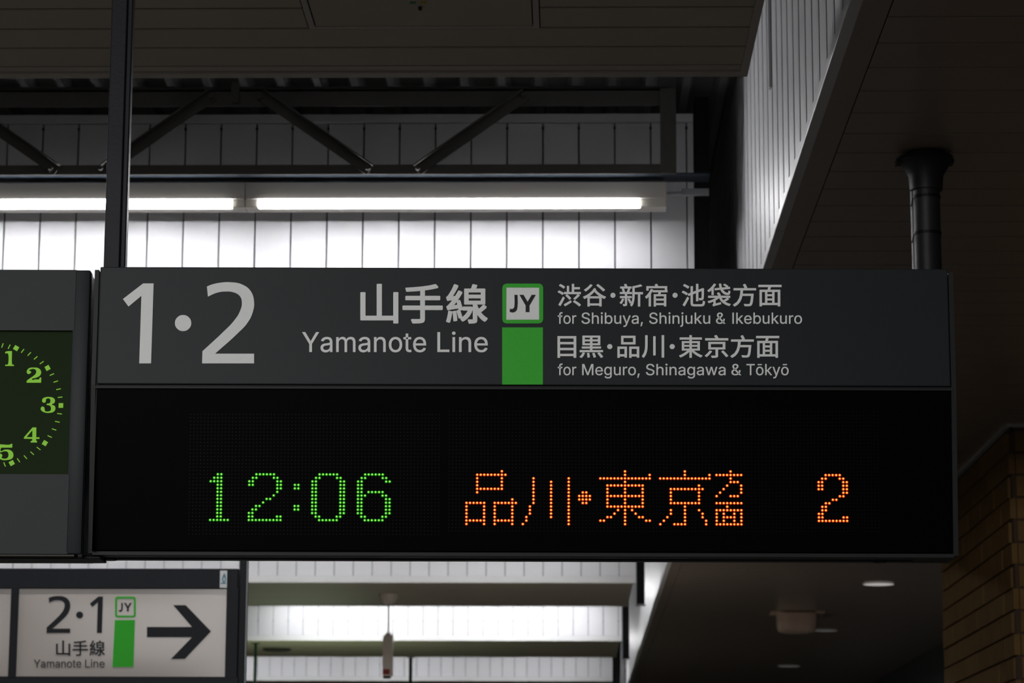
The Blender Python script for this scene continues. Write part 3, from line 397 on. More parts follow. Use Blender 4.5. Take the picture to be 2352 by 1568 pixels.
# ---- fascia on the right side of the bays
ft = 0.033   # leans slightly
fas = MB().box(XF + 0.009, XF + 0.05, 5.0, 60, HR + 0.03, 6.3).build('wall_fascia', M['seam'])
struct(fas, 'tall grey ribbed fascia running away beside the roof bays')
pf = 0.305
fp = MB()
fp.box(0, 0.008, 0.002, 0.196, 0, 1.60, 0.002)
fp.box(0.004, 0.008, 0.205, 0.245, 0, 1.60, 0.002)
fp.box(0, 0.008, 0.253, 0.301, 0, 1.60, 0.002)
fpm = fp.mesh('panel', M['fascia'])
for q in range(int(43 / pf)):
    link('panel', fpm, fas, (XF, 5.2 + q * pf, HR + 0.055))
yy = 5.2
while yy < 48:
    MB().box(XF - 0.016, XF + 0.03, yy, yy + 3.64, HR, HR + 0.05, 0.004).build('bottom_trim', M['fascia'], fas); yy += 3.65
ysj = atX(1772, 200, XF).y
MB().box(XF - 0.014, XF, ysj - 0.02, ysj + 0.03, HR + 0.78, 6.1, 0.003).build('joint_strip', M['whitetrim'], fas)

# ---- lower ceiling on the right
cr = MB().box(XF + 0.05, 5, 4, 62, HR + 0.005, HR + 0.06).build('ceiling_right', M['deepwall'])
struct(cr, 'dark brown board ceiling over the right side')
Ya = atZ(2100, 434, HR).y; Yb = atZ(2100, 39.6, HR).y
pr = (Ya - Yb) / 8
bm_ = MB().box(XF + 0.135, 5, 0.008, pr - 0.008, 0, 0.007, 0.002).mesh('board', M['ceiling'])
y_start = Ya - math.floor((Ya - 5) / pr) * pr
q = 0
while y_start + q * pr < 60:
    link('board', bm_, cr, (0, y_start + q * pr, HR)); q += 1
MB().box(XF - 0.012, XF + 0.13, 5, 60, HR + 0.001, HR + 0.03).build('border_trim', M['ceiling'], cr)

# ---- brick wall
YB0 = atZ(2315, 973, HR).y
XB = atZ(2315, 973, HR).x
YB1 = atX(2166, 1450, XB).y
bw = MB().box(XB + 0.02, 5, YB0 + 0.02, YB1, 0, HR).build('wall_brick', M['mortar'])
struct(bw, 'brown brick wall beyond the right end of the departure board')
rh = 0.1515; ztop = HR - 0.05
bl = 0.62
def brick(x0, x1, y0, y1, z0, z1):
    j = random.uniform(-0.003, 0.003)
    MB().box(x0 + min(j, 0) if x1 - x0 > .3 else x0 + j, x1, y0, y1, z0, z1, 0.004).build('brick', M['brick'], bw)
for r_ in range(24):
    z1 = ztop - r_ * rh; z0 = z1 - rh + 0.014
    y = YB0 + 0.0 - (bl / 2 if r_ % 2 else 0) + 0.1
    while y < YB1:
        a = max(y, YB0); b = min(y + bl - 0.014, YB1)
        if b - a > 0.03: brick(XB, XB + 0.04, a, b, z0, z1)
        y += bl
    x = XB - (0.15 if r_ % 2 else 0)
    while x < XB + 1.2:
        a = max(x, XB + 0.045); b = x + 0.286
        if b - a > 0.03: MB().box(a, b, YB0 + random.uniform(-.002, .002), YB0 + 0.04, z0, z1, 0.004).build('brick', M['brick'], bw)
        x += 0.3
MB().box(XB - 0.02, XB + 0.03, YB0 - 0.02, YB1, HR - 0.022, HR + 0.0, 0.003).build('top_trim', M['soffittrim'], bw)
MB().box(XB - 0.02, 5, YB0 - 0.025, YB0 + 0.03, HR - 0.024, HR + 0.0, 0.003).build('top_trim', M['soffittrim'], bw)
MB().box(XB + 0.012, XB + 0.03, YB0, YB1, HR - 0.05, HR - 0.022).build('shadow_gap', M['gasket'], bw)

# ---- roof truss over the light row
YT = 15.0
def T(px, py, Y=YT): p = atY(px, py, Y); return p.x, p.z
tr = empty('roof_truss', (-3, YT, 5.3)); tag(tr, 'dark steel lattice truss above the row of tube lights', 'truss')
def tpart(mb, name, m='steel'):
    o = mb.build(name, M[m], tr); o.data.transform(Matrix.Translation((3, -YT, -5.3))); return o
xr = T(1553, 300)[0]
z_tc0, z_tc1 = T(800, 244)[1], T(800, 206)[1]
z_bc0, z_bc1 = T(800, 400)[1], T(800, 378)[1]
tpart(MB().box(-8.5, xr, YT, YT + 0.01, z_tc0, z_tc1).box(-8.5, xr, YT, YT + 0.10, z_tc1 - 0.01, z_tc1), 'top_chord')
tpart(MB().box(-8.5, xr, YT, YT + 0.01, z_bc0, z_bc1), 'bottom_chord')
tpart(MB().box(-8.5, atY(1632, 415, YT).x, YT + 0.011, YT + 0.19, z_bc0 - 0.002, z_bc0 + 0.008), 'bottom_flange', 'bluesteel')
tpart(MB().box(T(1516, 300)[0], xr, YT - 0.012, YT - 0.002, z_bc0, z_tc1), 'end_plate')
tpart(MB().box(-8.5, xr, YT + 0.11, YT + 0.15, z_tc1 - 0.0, z_tc1 + 0.05), 'purlin')
def diag(p0, p1):
    (xa, za), (xb, zb) = T(*p0), T(*p1)
    d = Vector((xb - xa, 0, zb - za)); L = d.length; ang = math.atan2(d.z, d.x)
    m = MB().box(0, L, -0.012, -0.002, -0.033, 0.033).box(0, L, -0.05, -0.012, 0.025, 0.033)
    o = tpart(m, 'diagonal'); o.data.transform(Matrix.Translation((-3, YT, 5.3)))
    o.data.transform(Matrix.Translation((xa + 3, 0, za - 5.3)) @ Matrix.Rotation(-ang, 4, 'Y'))
def bolt(px, py):
    a, b = T(px, py); tpart(MB().tube((a, YT - 0.03, b), (a, YT - 0.012, b), 0.016, 6), 'bolt')
mod = 718
base = ((240, 392), (490, 218)), ((598, 218), (850, 392))
for s_ in (-2, -1, 0, 1):
    for (a, b) in base:
        if s_ == 1 and a[1] < 300: continue
        if s_ == 1: pass
        diag((a[0] + s_ * mod, a[1]), (b[0] + s_ * mod, b[1]))
for p_ in ((485, 224), (598, 224), (845, 387), (960, 387), (1203, 220), (117, 387), (232, 387)): bolt(*p_)
gx, gz = T(541, 226)
tpart(MB().box(gx - 0.02, gx + 0.02, YT - 0.02, YT, gz - 0.03, gz + 0.09), 'purlin_cleat')

# ---- tube lights
LF = 2.306   # spacing
def fixture(x1, Yf, ztube, label, group, first):
    """x1: right end of the fixture's tube; origin at tube centre height"""
    root = empty('tube_light', (x1, Yf, ztube)); tag(root, label, 'light', group)
    for me, name in first: link(name, me, root)
    return root
zt_ = atY(1000, 468.5, YT + 0.08).z
YF = YT + 0.08
tl = atY(1470, 468, YF).x - atY(594, 468, YF).x
LF = atY(1470, 468, YF).x - atY(533, 470, YF).x
zb_ = atY(1000, 458, YF).z - zt_; ztp = atY(1000, 420, YF).z - zt_
holder_w = (LF - tl)
hous = MB().box(-tl - holder_w / 2 + 0.001, holder_w / 2 - 0.001, -0.020, 0.12, 0.026, ztp, 0.004)
hous.box(-tl - holder_w / 2 + 0.002, holder_w / 2 - 0.002, 0.028, 0.119, -0.019, 0.03)
housR = MB().box(-tl - holder_w / 2 + 0.001, holder_w - 0.001, -0.020, 0.12, 0.026, ztp, 0.004)
housR.box(-tl - holder_w / 2 + 0.002, holder_w - 0.002, 0.028, 0.119, -0.019, 0.03)
hm = hous.mesh('housing', M['housing']); hmR = housR.mesh('housing', M['housing'])
tm = MB().tube((-tl + 0.012, 0, 0), (-0.012, 0, 0), 0.0245, 20)
tm.tube((-0.012, 0, 0), (0, 0, 0), 0.0245, 20, 0.018).tube((-tl, 0, 0), (-tl + 0.012, 0, 0), 0.018, 20, 0.0245)
tmm = tm.mesh('tube', M['tube'], True); tmf = tm.mesh('tube', M['tubefar'], True); tmb = tm.mesh('tube', M['tubebright'], True)
h1 = MB().box(0.0, holder_w * 0.5 - 0.001, -0.016, 0.027, -0.02, 0.0255, 0.003).mesh('lamp_holder', M['holder'])
h2 = MB().box(-tl - holder_w * 0.5 + 0.001, -tl, -0.016, 0.027, -0.02, 0.0255, 0.003).mesh('lamp_holder', M['holder'])
h3 = MB().box(0.0, holder_w - 0.002, -0.016, 0.027, -0.022, 0.0255, 0.003).mesh('lamp_holder', M['holder'])
parts = [(hm, 'housing'), (tmm, 'tube'), (h1, 'lamp_holder'), (h2, 'lamp_holder')]
partsR = [(hmR, 'housing'), (tmm, 'tube'), (h3, 'lamp_holder'), (h2, 'lamp_holder')]
xR = atY(1470, 467, YF).x
labs = ['complete lit tube light in the row above the departure board', 'lit tube light crossed by the hanging post above the departure board']
for q in range(4):
    fixture(xR - q * LF, YF, zt_, labs[q] if q < 2 else 'lit tube light outside the picture beyond the left edge', 'tube lights under the truss', partsR if q == 0 else parts)
hang_me = MB().tube((0, 0, 0), (0, 0, DECK - (zt_ + ztp) + 0.003), 0.008, 8).mesh('hanger', M['galv'])
for bi, Yw in enumerate(WALLS):
    if bi in (0, 1, 2): continue
    for q in range(4):
        if bi == 4 and q == 2: continue
        wh = {3: 'first', 4: 'second', 5: 'third', 6: 'fourth'}[bi]
        fx = fixture(xR - q * LF + (0.0 if bi != 5 else 0.15), Yw - (0.5 if bi == 4 else 0.77), zt_, 'tube light hidden above the %s far cladding wall, counted from the departure board' % wh, 'tube lights over the %s far wall' % wh, [(a_, n_) if n_ != 'tube' else (tmb if bi == 4 else tmf, n_) for a_, n_ in (partsR if q == 0 else parts)])
        for xh in (-0.35, -tl + 0.35): link('hanger', hang_me, fx, (xh, 0.06, ztp))
cd = empty('conduit', (xR + holder_w, YF + 0.1, zt_ + ztp - 0.04)); tag(cd, 'grey galvanised conduit right of the tube light housing end', 'conduit')
xcl = atY(1628, 427, YF + 0.1).x - (xR + holder_w)
MB().tube((0, 0, 0.0), (xcl, 0, 0.012), 0.009, 10).build('pipe', M['galv'], cd, True)
MB().box(0.09, xcl, -0.02, 0.02, -0.012, 0.026, 0.003).build('channel', M['galv'], cd)

# ============================================================ DEPARTURE BOARD
YS = 7.65
c0 = atY(1200, 750, YS)
A = math.radians(1.0)
board = empty('departure_board', c0); board.rotation_euler = (0, 0, A)
tag(board, 'long grey and black platform board with dot display reading 12:06', 'sign')
Mi = (Matrix.Translation(c0) @ Matrix.Rotation(A, 4, 'Z')).inverted()
eL = Mi @ EYE; Mr = Mi.to_3x3()
def PL(px, py, y=0.0):           # on the vertical header panel, board's own coordinates
    d = Mr @ ray(px, py); return eL + d * ((y - eL.y) / d.y)
TILT = math.tan(math.radians(4.7))
zL0 = PL(1200, 889).z; YL0 = 0.012
def LL(px, py, off=0.0):         # on the tilted dot display
    d = Mr @ ray(px, py)
    # plane: y + TILT*(z - zL0)... lower part recedes: y = YL0 + TILT*(zL0 - z) + off
    t = (YL0 + off + TILT * (zL0 - eL.z) - eL.y) / (d.y + TILT * d.z)
    return eL + d * t
DEP = 0.24
def L2(px, py): p = PL(px, py); return p.x, p.z
hx_l, hx_r = PL(226, 750).x, PL(2180, 750).x
hz_t, hz_b = PL(1200, 615).z, PL(1200, 884).z
header = MB().box(hx_l, hx_r, 0, 0.03, hz_b, hz_t, 0.003).build('header_panel', M['header'], board)
zB = PL(1200, 1264).z
# screen
pts = []
s_tl, s_tr = LL(217, 892), LL(2184, 894); s_bl, s_br = LL(212, 1262), LL(2187, 1268)
MB().add([s_tl, s_tr, s_br, s_bl] + [p + Vector((0, 0.03, 0)) for p in (s_tl, s_tr, s_br, s_bl)],
         [(0, 1, 2, 3), (4, 7, 6, 5), (0, 4, 5, 1), (1, 5, 6, 2), (2, 6, 7, 3), (3, 7, 4, 0)]).build('display_screen', M['screen'], board)
screen = board.children[-1]
# slot and rails between header and display
MB().box(hx_l - 0.004, hx_r + 0.004, 0.010, 0.03, PL(1200, 893).z, hz_b, 0.0).build('slot', M['gasket'], board)
MB().box(hx_l - 0.004, hx_r + 0.006, 0.004, 0.02, PL(1200, 893.5).z, PL(1200, 888).z, 0.001).build('rail', M['rim'], board)
# bottom rail with underside lines
yb = LL(1200, 1262).y
MB().box(hx_l - 0.005, hx_r + 0.005, yb - 0.004, yb + 0.05, zB - 0.012, zB, 0.002).build('bottom_rail', M['rim'], board)
MB().box(hx_l - 0.003, hx_r + 0.003, yb + 0.05, 0.22, zB - 0.008, zB + 0.01).build('underside', M['gasket'], board)
MB().box(hx_l + 0.02, hx_r - 0.10, yb + 0.085, yb + 0.12, zB - 0.013, zB - 0.006).build('underside_strip', M['rim'], board)
for px_ in (236, 2035):
    MB().tube((PL(px_, 1270).x, 0.14, zB - 0.016), (PL(px_, 1270).x, 0.14, zB - 0.005), 0.02, 16).build('latch', M['rim'], board)
# housing
MB().box(hx_l + 0.002, hx_r - 0.002, 0.09, DEP, zB + 0.0, hz_t - 0.006, 0.004).box(hx_l + 0.002, hx_r - 0.002, 0.031, 0.1, hz_b, hz_t - 0.006).build('housing', M['rim'], board)
# side caps: header part vertical, display part follows the tilt
def cap(x0, x1, name):
    zt = hz_t - 0.008; zm = hz_b; zb = zB - 0.006
    prof = [(0.004, zt), (0.004, zm), (LL(1200, 1262).y - 0.004, zb), (DEP, zb), (DEP, zt)]
    m = MB(); n_ = len(prof)
    m.add([(x0, y, z) for y, z in prof] + [(x1, y, z) for y, z in prof], [tuple(range(n_)), tuple(range(2 * n_ - 1, n_ - 1, -1))] + [(i, n_ + i, n_ + (i + 1) % n_, (i + 1) % n_) for i in range(n_)])
    return m.build(name, M['rim'], board)
cap(PL(213, 750).x, PL(223, 750).x, 'side_cap'); cap(PL(2182, 750).x, PL(2193, 750).x, 'side_cap')
MB().box(PL(223.5, 750).x, hx_l, 0.012, DEP, zB, hz_t - 0.012).build('side_gap', M['gasket'], board)
# hanging post up to the soffit
pl0, pl1 = PL(240, 610, 0.1), PL(289, 610, 0.1)
zs_top = HS - c0.z
px0 = pl0.x; px1 = pl1.x
MB().box(px0, px1 - 0.016, 0.08, 0.13, hz_t - 0.02, zs_top, 0.003).box(px1 - 0.016, px1, 0.088, 0.13, hz_t - 0.02, zs_top, 0.004).build('hanging_post', M['post'], board)
MB().box(px0 - 0.03, px1 + 0.03, 0.05, 0.16, zs_top - 0.008, zs_top, 0.002).build('ceiling_plate', M['post'], board)
xq = PL(2050, 640).x
MB().box(xq - 0.03, xq + 0.03, 0.20, 0.26, hz_t - 0.02, hz_t - 0.006, 0.002).build('hanger_socket', M['post'], board)

# ---- header writing
def H(me, box, name, m='letter', base=None, par=None):
    return fit(me, box, lambda a, b: PL(a, b), name, M[m], par or header, base=base)
def C3(x, y): return x / 2.24, y / 2.24 + 590
H(outline_mesh(ONE), (282.5, 651, 353, 834.5), 'numeral')
H(outline_mesh(TWO), (464.3, 648, 584, 834.5), 'numeral')
H(outline_mesh(circle_outline(0, 0, 50)), (402, 723.5, 439.5, 760.5), 'centre_dot')
def K4(x0, y0, x1, y1): return (650 + x0 / 3.618, 600 + y0 / 3.618, 650 + x1 / 3.618, 600 + y1 / 3.618)
def K5(x0, y0, x1, y1): return (1250 + x0 / 3.618, 600 + y0 / 3.618, 1250 + x1 / 3.618, 600 + y1 / 3.618)
BO = 0.015
for ch, bx in (('山', (643, 188, 960, 518)), ('手', (993, 190, 1328, 518)), ('線', (1355, 190, 1702, 519))):
    H(text_mesh(ch, BO + 0.003), K4(*bx), 'character')
H(text_mesh('Yamanote', 0.004), K4(160, 0, 1190, 0), 'lettering', base=(808.3, 45.8))
H(text_mesh('Line', 0.004), K4(1283, 0, 1702, 0), 'lettering', base=(808.3, 45.8))
g1 = H(outline_mesh([rrect(1823, 186, 2162, 517, 34), [(1857, 220, 1), (1857, 485, 1), (2128, 485, 1), (2128, 220, 1)]]), K4(1823, 186, 2162, 517), 'code_frame', 'green')
H(outline_mesh([[(0, 0, 1), (10, 0, 1), (10, 10, 1), (0, 10, 1)]]), K4(1855, 218, 2130, 487), 'code_plate')
cp = header.children[-1]
JM = [[(60, 0, 1), (98, 0, 1), (98, 92), (88, 128), (62, 146), (30, 150), (0, 144, 1), (4, 118, 1), (24, 121), (42, 118), (55, 108), (60, 88)]]
YM = [[(0, 0, 1), (33, 0, 1), (66, 58, 1), (99, 0, 1), (132, 0, 1), (81, 88, 1), (81, 143, 1), (50, 143, 1), (50, 88, 1)]]
def top_of(me, box, name, m, par): return fit(me, box, lambda a, b: PL(a, b), name, M[m], par, t=(0.0006, 0.0032))
top_of(outline_mesh(JM), K4(1883, 280, 1950, 426), 'letter', 'letterblack', header)
top_of(outline_mesh(YM), K4(1965, 280, 2100, 423), 'letter', 'letterblack', header)
H(outline_mesh([[(0, 0, 1), (10, 0, 1), (10, 10, 1), (0, 10, 1)]]), (1153.4, 752, 1247, 883), 'line_colour_bar', 'green')
row1 = [('渋', 112, 305, 188, 376), ('谷', 322, 514, 190, 377), ('新', 627, 821, 188, 377), ('宿', 838, 1025, 188, 377), ('池', 1143, 1337, 188, 376), ('袋', 1355, 1550, 186, 376), ('方', 1568, 1761, 188, 377), ('面', 1779, 1972, 196, 376)]
row2 = [('目', 110, 267, 622, 803), ('黒', 293, 490, 618, 803), ('品', 608, 790, 619, 803), ('川', 811, 997, 614, 803), ('東', 1120, 1315, 614, 803), ('京', 1334, 1530, 613, 803), ('方', 1547, 1742, 614, 803), ('面', 1760, 1953, 620, 803)]
for ch, a, b, c, d in row1 + row2: H(text_mesh(ch, 0.012), K5(a, c, b, d), 'character')
for a, b, cy in ((550, 592, 283), (1066, 1108, 283), (523, 566, 709), (1042, 1085, 709)):
    H(outline_mesh(circle_outline(0, 0, 50)), K5(a, cy - 21, b, cy + 21), 'centre_dot')
for wd, a, b in (('for', 112, 267), ('Shibuya,', 310, 820), ('Shinjuku', 872, 1379), ('&', 1427, 1506), ('Ikebukuro', 1563, 2142)):
    H(text_mesh(wd, 0.004), K5(a, 0, b, 0), 'lettering', base=(743.5, 25.6))
for wd, a, b in (('for', 112, 267), ('Meguro,', 315, 793), ('Shinagawa', 845, 1507), ('&', 1555, 1637), ('Tōkyō', 1680, 2031)):
    H(text_mesh(wd, 0.004), K5(a, 0, b, 0), 'lettering', base=(861.6, 25.8))

# ---- dot display
def rows(d):   # {row: cols} -> list of (col,row)
    out = []
    for r, cs in d.items():
        for c in cs: out.append((c, r))
    return out
def rg(*a):
    o = []
    for p in a:
        if isinstance(p, tuple): o += list(range(p[0], p[1] + 1))
        else: o.append(p)
    return o
G = {
 'one': {0: rg(2, 3), 1: rg((1, 3)), 2: rg((0, 3)), **{r: [2, 3] for r in range(3, 13)}, 13: rg((0, 5))},
 'two': {0: rg((2, 7)), 1: [1, 2, 7, 8], 2: [0, 1, 8, 9], 3: [0, 1, 8, 9], 4: [8, 9], 5: [8], 6: [7], 7: [5, 6], 8: [4], 9: [2, 3], 10: [1, 2], 11: [0, 1], 12: [0, 1, 8, 9], 13: rg((0, 9))},
 'colon': {3: [0, 1], 4: [0, 1], 9: [0, 1], 10: [0, 1]},
 'zero': {0: rg((2, 7)), 1: [1, 2, 7, 8], **{r: [0, 1, 8, 9] for r in range(2, 12)}, 12: [1, 2, 7, 8], 13: rg((2, 7))},
 'six': {0: rg((2, 7)), 1: [1, 2, 7, 8], 2: [0, 1, 8, 9], 3: [0, 1], 4: [0, 1], 5: [0, 1] + rg((3, 7)), 6: [0, 1, 2, 7, 8], **{r: [0, 1, 8, 9] for r in range(7, 12)}, 12: [1, 2, 7, 8], 13: rg((2, 7))},
}
# '2' row 4 also keeps column 8,9; row 5 column 8
O = {
 'shina': {0: [10], 1: rg((3, 11)), 2: [3, 10], 3: [3, 10], 4: [3, 10], 5: rg((3, 10)), 6: [3], 8: [13], 9: rg((0, 5), (8, 14)), 10: [0, 5, 8, 13], 11: [0, 5, 8, 13], 12: [0, 5, 8, 13], 13: [0, 5, 8, 13], 14: rg((0, 5), (8, 13)), 15: [0, 5, 8, 13]},
 'kawa': {r: ([19] if 2 <= r <= 9 else [18] if 10 <= r <= 12 else [17] if r in (13, 14) else [16]) + ([24] if 3 <= r <= 13 else []) + [29] for r in range(2, 16)},
 'dot': {6: [33, 34], 7: rg((32, 35)), 8: rg((32, 35)), 9: [33, 34]},
 'higashi': {0: [45], 1: [45, 52], 2: rg((38, 52)), 3: [45], 4: rg((40, 50)), 5: [40, 45, 50], 6: [40, 45, 50], 7: rg((40, 50)), 8: [40, 45, 50], 9: [40, 45, 50], 10: rg((40, 50)), 11: [43, 45, 47], 12: [42, 45, 48], 13: [40, 41, 45, 49, 50], 14: [38, 39, 45, 51, 52], 15: [45]},
 'kyo': {0: [62], 1: [62, 69], 2: rg((55, 69)), 4: [66], 5: rg((58, 67)), 6: [58, 66], 7: [58, 66], 8: [58, 66], 9: rg((58, 66)), 10: [62], 11: [58, 62, 66], 12: [58, 62, 67], 13: [57, 62, 67], 14: [56, 62, 68], 15: [55] + rg((59, 62)) + [68]},
 'hou': {0: [75], 1: rg((71, 78)), 2: [75], 3: [75, 76, 77], 4: [74, 78], 5: [73, 78], 6: [72, 78], 7: [71, 75, 76, 77]},
 'men': {9: rg((71, 78)), 10: [74], 11: rg((71, 78)), 12: [71, 73, 76, 78], 13: [71, 73, 74, 75, 76, 78], 14: [71, 73, 76, 78], 15: rg((71, 78))},
 'track': {r + 1: [c + 100 for c in cs] for r, cs in {0: rg((2, 6)), 1: [1, 2, 6, 7], 2: [0, 1, 7, 8], 3: [0, 1, 7, 8], 4: [0, 1, 7, 8], 5: [7, 8], 6: [6, 7], 7: [4, 5], 8: [2, 3], 9: [1, 2], 10: [1, 2], 11: [0, 1], 12: [0, 1, 7, 8], 13: rg((0, 8))}.items()},
}
def dome(mb, p, r, h, n=8):
    # small dome facing the viewer, axis along -y
    vs = [p + Vector((r * math.cos(2 * math.pi * i / n), 0, r * math.sin(2 * math.pi * i / n))) for i in range(n)]
    vs += [p + Vector((r * 0.7 * math.cos(2 * math.pi * i / n), -h * 0.7, r * 0.7 * math.sin(2 * math.pi * i / n))) for i in range(n)]
    vs += [p + Vector((0, -h, 0))]
    mb.add(vs, [(i, (i + 1) % n, n + (i + 1) % n, n + i) for i in range(n)] + [(n + i, n + (i + 1) % n, 2 * n) for i in range(n)])
def led_block(name, pts, org, pitch, core, lens, row_slope=0.0019, rc=0.00255, label=None):
    # org: pixel of (0,0) measured on the display's middle height
    a = MB(); b = MB()
    for c, r in pts:
        x = org[0] + c * pitch; y = org[1] + r * 8.08 + row_slope * c * pitch
        base_ = LL(x, org[1] + 52)          # columns stay upright on the screen
        p = LL(x, y); p = Vector((base_.x, p.y, p.z))
        dome(b, p, 0.0045, 0.0012, 10); dome(a, p - Vector((0, 0.0004, 0)), rc, 0.0024, 10)  # wide outer dome is the lens plus the painted glow halo
    o = b.build(name, M[lens], screen); o2 = a.build('lit_core', M[core], o)
    o['label'] = label; return o
GX, GY = 483.5, 1088.6
for nm, off in (('one', 0), ('two', 11), ('colon', 24), ('zero', 29), ('six', 42)):
    led_block('lit_character', [(c + off, r) for c, r in rows(G[nm])], (GX, GY), 8.066, 'ledg', 'ledgo', 0.0019, 0.0021, 'green dot-lit ' + {'one': 'figure 1', 'two': 'figure 2', 'colon': 'colon', 'zero': 'figure 0', 'six': 'figure 6'}[nm])
jp = {'shina': '品', 'kawa': '川', 'dot': 'centre dot', 'higashi': '東', 'kyo': '京', 'hou': 'small 方', 'men': 'small 面', 'track': 'figure 2'}
for nm in O:
    led_block('lit_character', rows(O[nm]), (1071.7, 1081.7), 8.088, 'ledo', 'ledoo', 0.0012, 0.0023, 'orange dot-lit ' + jp[nm])
# unlit dots of the display
u = MB()
lit = {(round((GX - 430) / 8.08) , 0)}
for r in range(-17, 18):
    for c in range(-6, 66):
        x = GX + c * 8.066; p = LL(x, GY + r * 8.08 + 0.0019 * c * 8.066); p.x = LL(x, GY + 52).x
        u.add([p + Vector((0.0016 * math.cos(t), -0.0003, 0.0016 * math.sin(t))) for t in (0, 1.05, 2.09, 3.14, 4.19, 5.24)], [(0, 1, 2, 3, 4, 5)])
    for c in range(-5, 118):
        x = 1071.7 + c * 8.088; p = LL(x, 1081.7 + r * 8.08 + 0.0012 * c * 8.088); p.x = LL(x, 1081.7 + 52).x
        u.add([p + Vector((0.0016 * math.cos(t), -0.0003, 0.0016 * math.sin(t))) for t in (0, 1.05, 2.09, 3.14, 4.19, 5.24)], [(0, 1, 2, 3, 4, 5)])
uo = u.build('unlit_dots', M['unlit'], screen); uo['kind'] = 'stuff'

# ============================================================ CLOCK BOX at the left
clk = empty('clock_box', c0 + Matrix.Rotation(A, 3, 'Z') @ Vector((PL(0, 950).x, 0, 0))); clk.rotation_euler = (0, 0, A)
tag(clk, 'dark grey clock box with green glowing dial cut by the left edge', 'clock')
CX = PL(0, 950).x
def PC(px, py, y=0.0): p = PL(px, py, y); return Vector((p.x - CX, p.y, p.z))
kx0 = PC(-301, 950).x; kx1 = PC(211, 640).x - 0.004; kz0 = PC(100, 1272).z; kz1 = PC(100, 620).z
wx0, wx1 = PC(-250, 925).x, PC(160, 925).x; wz0, wz1 = PC(80, 1090).z, PC(80, 759).z
fr = MB()
fr.box(wx1, kx1 - 0.0, -0.004, 0.05, kz0, kz1, 0.006); fr.box(kx0, wx0, -0.004, 0.05, kz0, kz1, 0.006)
fr.box(wx0 - 0.008, wx1 + 0.008, -0.004, 0.05, wz1, kz1, 0.0); fr.box(wx0 - 0.008, wx1 + 0.008, -0.004, 0.05, kz0, wz0, 0.0)
fr.build('front_panel', M['header'], clk, True)
MB().box(kx0 + 0.003, kx1 - 0.003, 0.02, 0.26, kz0 + 0.001, kz1 - 0.003, 0.004).build('housing', M['rim'], clk)
MB().box(kx0, PC(227, 1280).x, 0.03, 0.15, kz0 - 0.010, kz0 - 0.003, 0.004).build('underside', M['gasket'], clk)
MB().box(kx0, kx1 - 0.02, 0.0, 0.045, kz0 - 0.006, kz0 - 0.001, 0.001).build('bottom_rail', M['steel'], clk)
MB().box(kx1 - 0.012, kx1 + 0.002, 0.004, 0.02, kz0 - 0.008, kz1 - 0.006, 0.002).build('edge_seal', M['gasket'], clk)
MB().box(wx0, wx1 + 0.002, 0.0, 0.012, wz0 - 0.002, wz0 + 0.002).build('window_sill', M['rim'], clk)
dial = MB().box(wx0, wx1, 0.012, 0.019, wz0, wz1).build('dial', M['clockglass'], clk)
dcx, dcy = -45.0, 930.5
def PD(px, py): return PC(px, py, 0.012)
u_ = (PD(103.5, 930).x - PD(3.5, 930).x) / 100
cc = PD(dcx, dcy)
mk = MB()
for i in range(60):
    a = math.radians(i * 6); dr = 185 - 41 * math.cos(a) ** 2; rr = dr * u_
    d = Vector((math.sin(a), 0, math.cos(a))); t_ = Vector((math.cos(a), 0, -math.sin(a)))
    if i % 5 == 0: h_, w_ = 5.2 * u_, 5.4 * u_
    else: h_, w_ = 5.3 * u_, 1.0 * u_; rr = (dr - 1.0) * u_
    m_ = mk if i % 5 else MB()
    vs = []
    for yy_ in (-0.0015, 0.0005):
        for (sa, sb) in ((-1, -1), (-1, 1), (1, 1), (1, -1)): vs.append(cc + d * (rr + sa * h_) + t_ * (sb * w_) + Vector((0, yy_, 0)))
    m_.add(vs, [(0, 1, 2, 3), (7, 6, 5, 4), (0, 4, 5, 1), (1, 5, 6, 2), (2, 6, 7, 3), (3, 7, 4, 0)])
    if i % 5 == 0: m_.build('hour_mark', M['clockmark'], dial)
mk.build('minute_marks', M['clockmark'], dial)['kind'] = 'stuff'
N1 = [[(62, 285), (86, 281, 1), (117, 281, 1), (117, 402), (121, 412), (136, 413, 1), (136, 425, 1), (52, 425, 1), (52, 413, 1), (76, 411), (81, 402), (81, 310), (75, 303), (51, 303, 1), (51, 291, 1)]]
N2 = [[(262, 488), (266, 466), (288, 446), (330, 441), (378, 449), (400, 478), (392, 514), (350, 540), (312, 556), (350, 556), (380, 555), (386, 548), (388, 538, 1), (402, 538, 1), (400, 588, 1), (260, 588, 1), (262, 572), (290, 548), (330, 520), (352, 494), (350, 466), (325, 453), (300, 458), (284, 466), (303, 482), (290, 500), (272, 502)]]
N3 = [[(410, 762), (418, 742), (440, 731), (480, 727), (525, 740), (536, 766), (525, 788), (506, 800), (530, 812), (540, 838), (526, 868), (480, 882), (430, 876), (402, 858), (397, 838), (412, 821), (430, 828), (434, 845), (440, 864), (470, 869), (494, 858), (497, 835), (488, 814), (455, 804, 1), (455, 793, 1), (485, 786), (492, 765), (484, 744), (462, 741), (448, 750), (446, 770), (432, 783), (416, 778)]]
N4 = [[(318, 1024, 1), (354, 1024, 1), (353, 1120, 1), (385, 1120, 1), (384, 1135, 1), (352, 1135, 1), (352, 1150), (362, 1158, 1), (360, 1170, 1), (299, 1170, 1), (300, 1158, 1), (314, 1152), (316, 1135, 1), (233, 1133, 1), (236, 1118, 1)],
      [(316, 1050, 1), (316, 1118, 1), (258, 1118, 1)]]
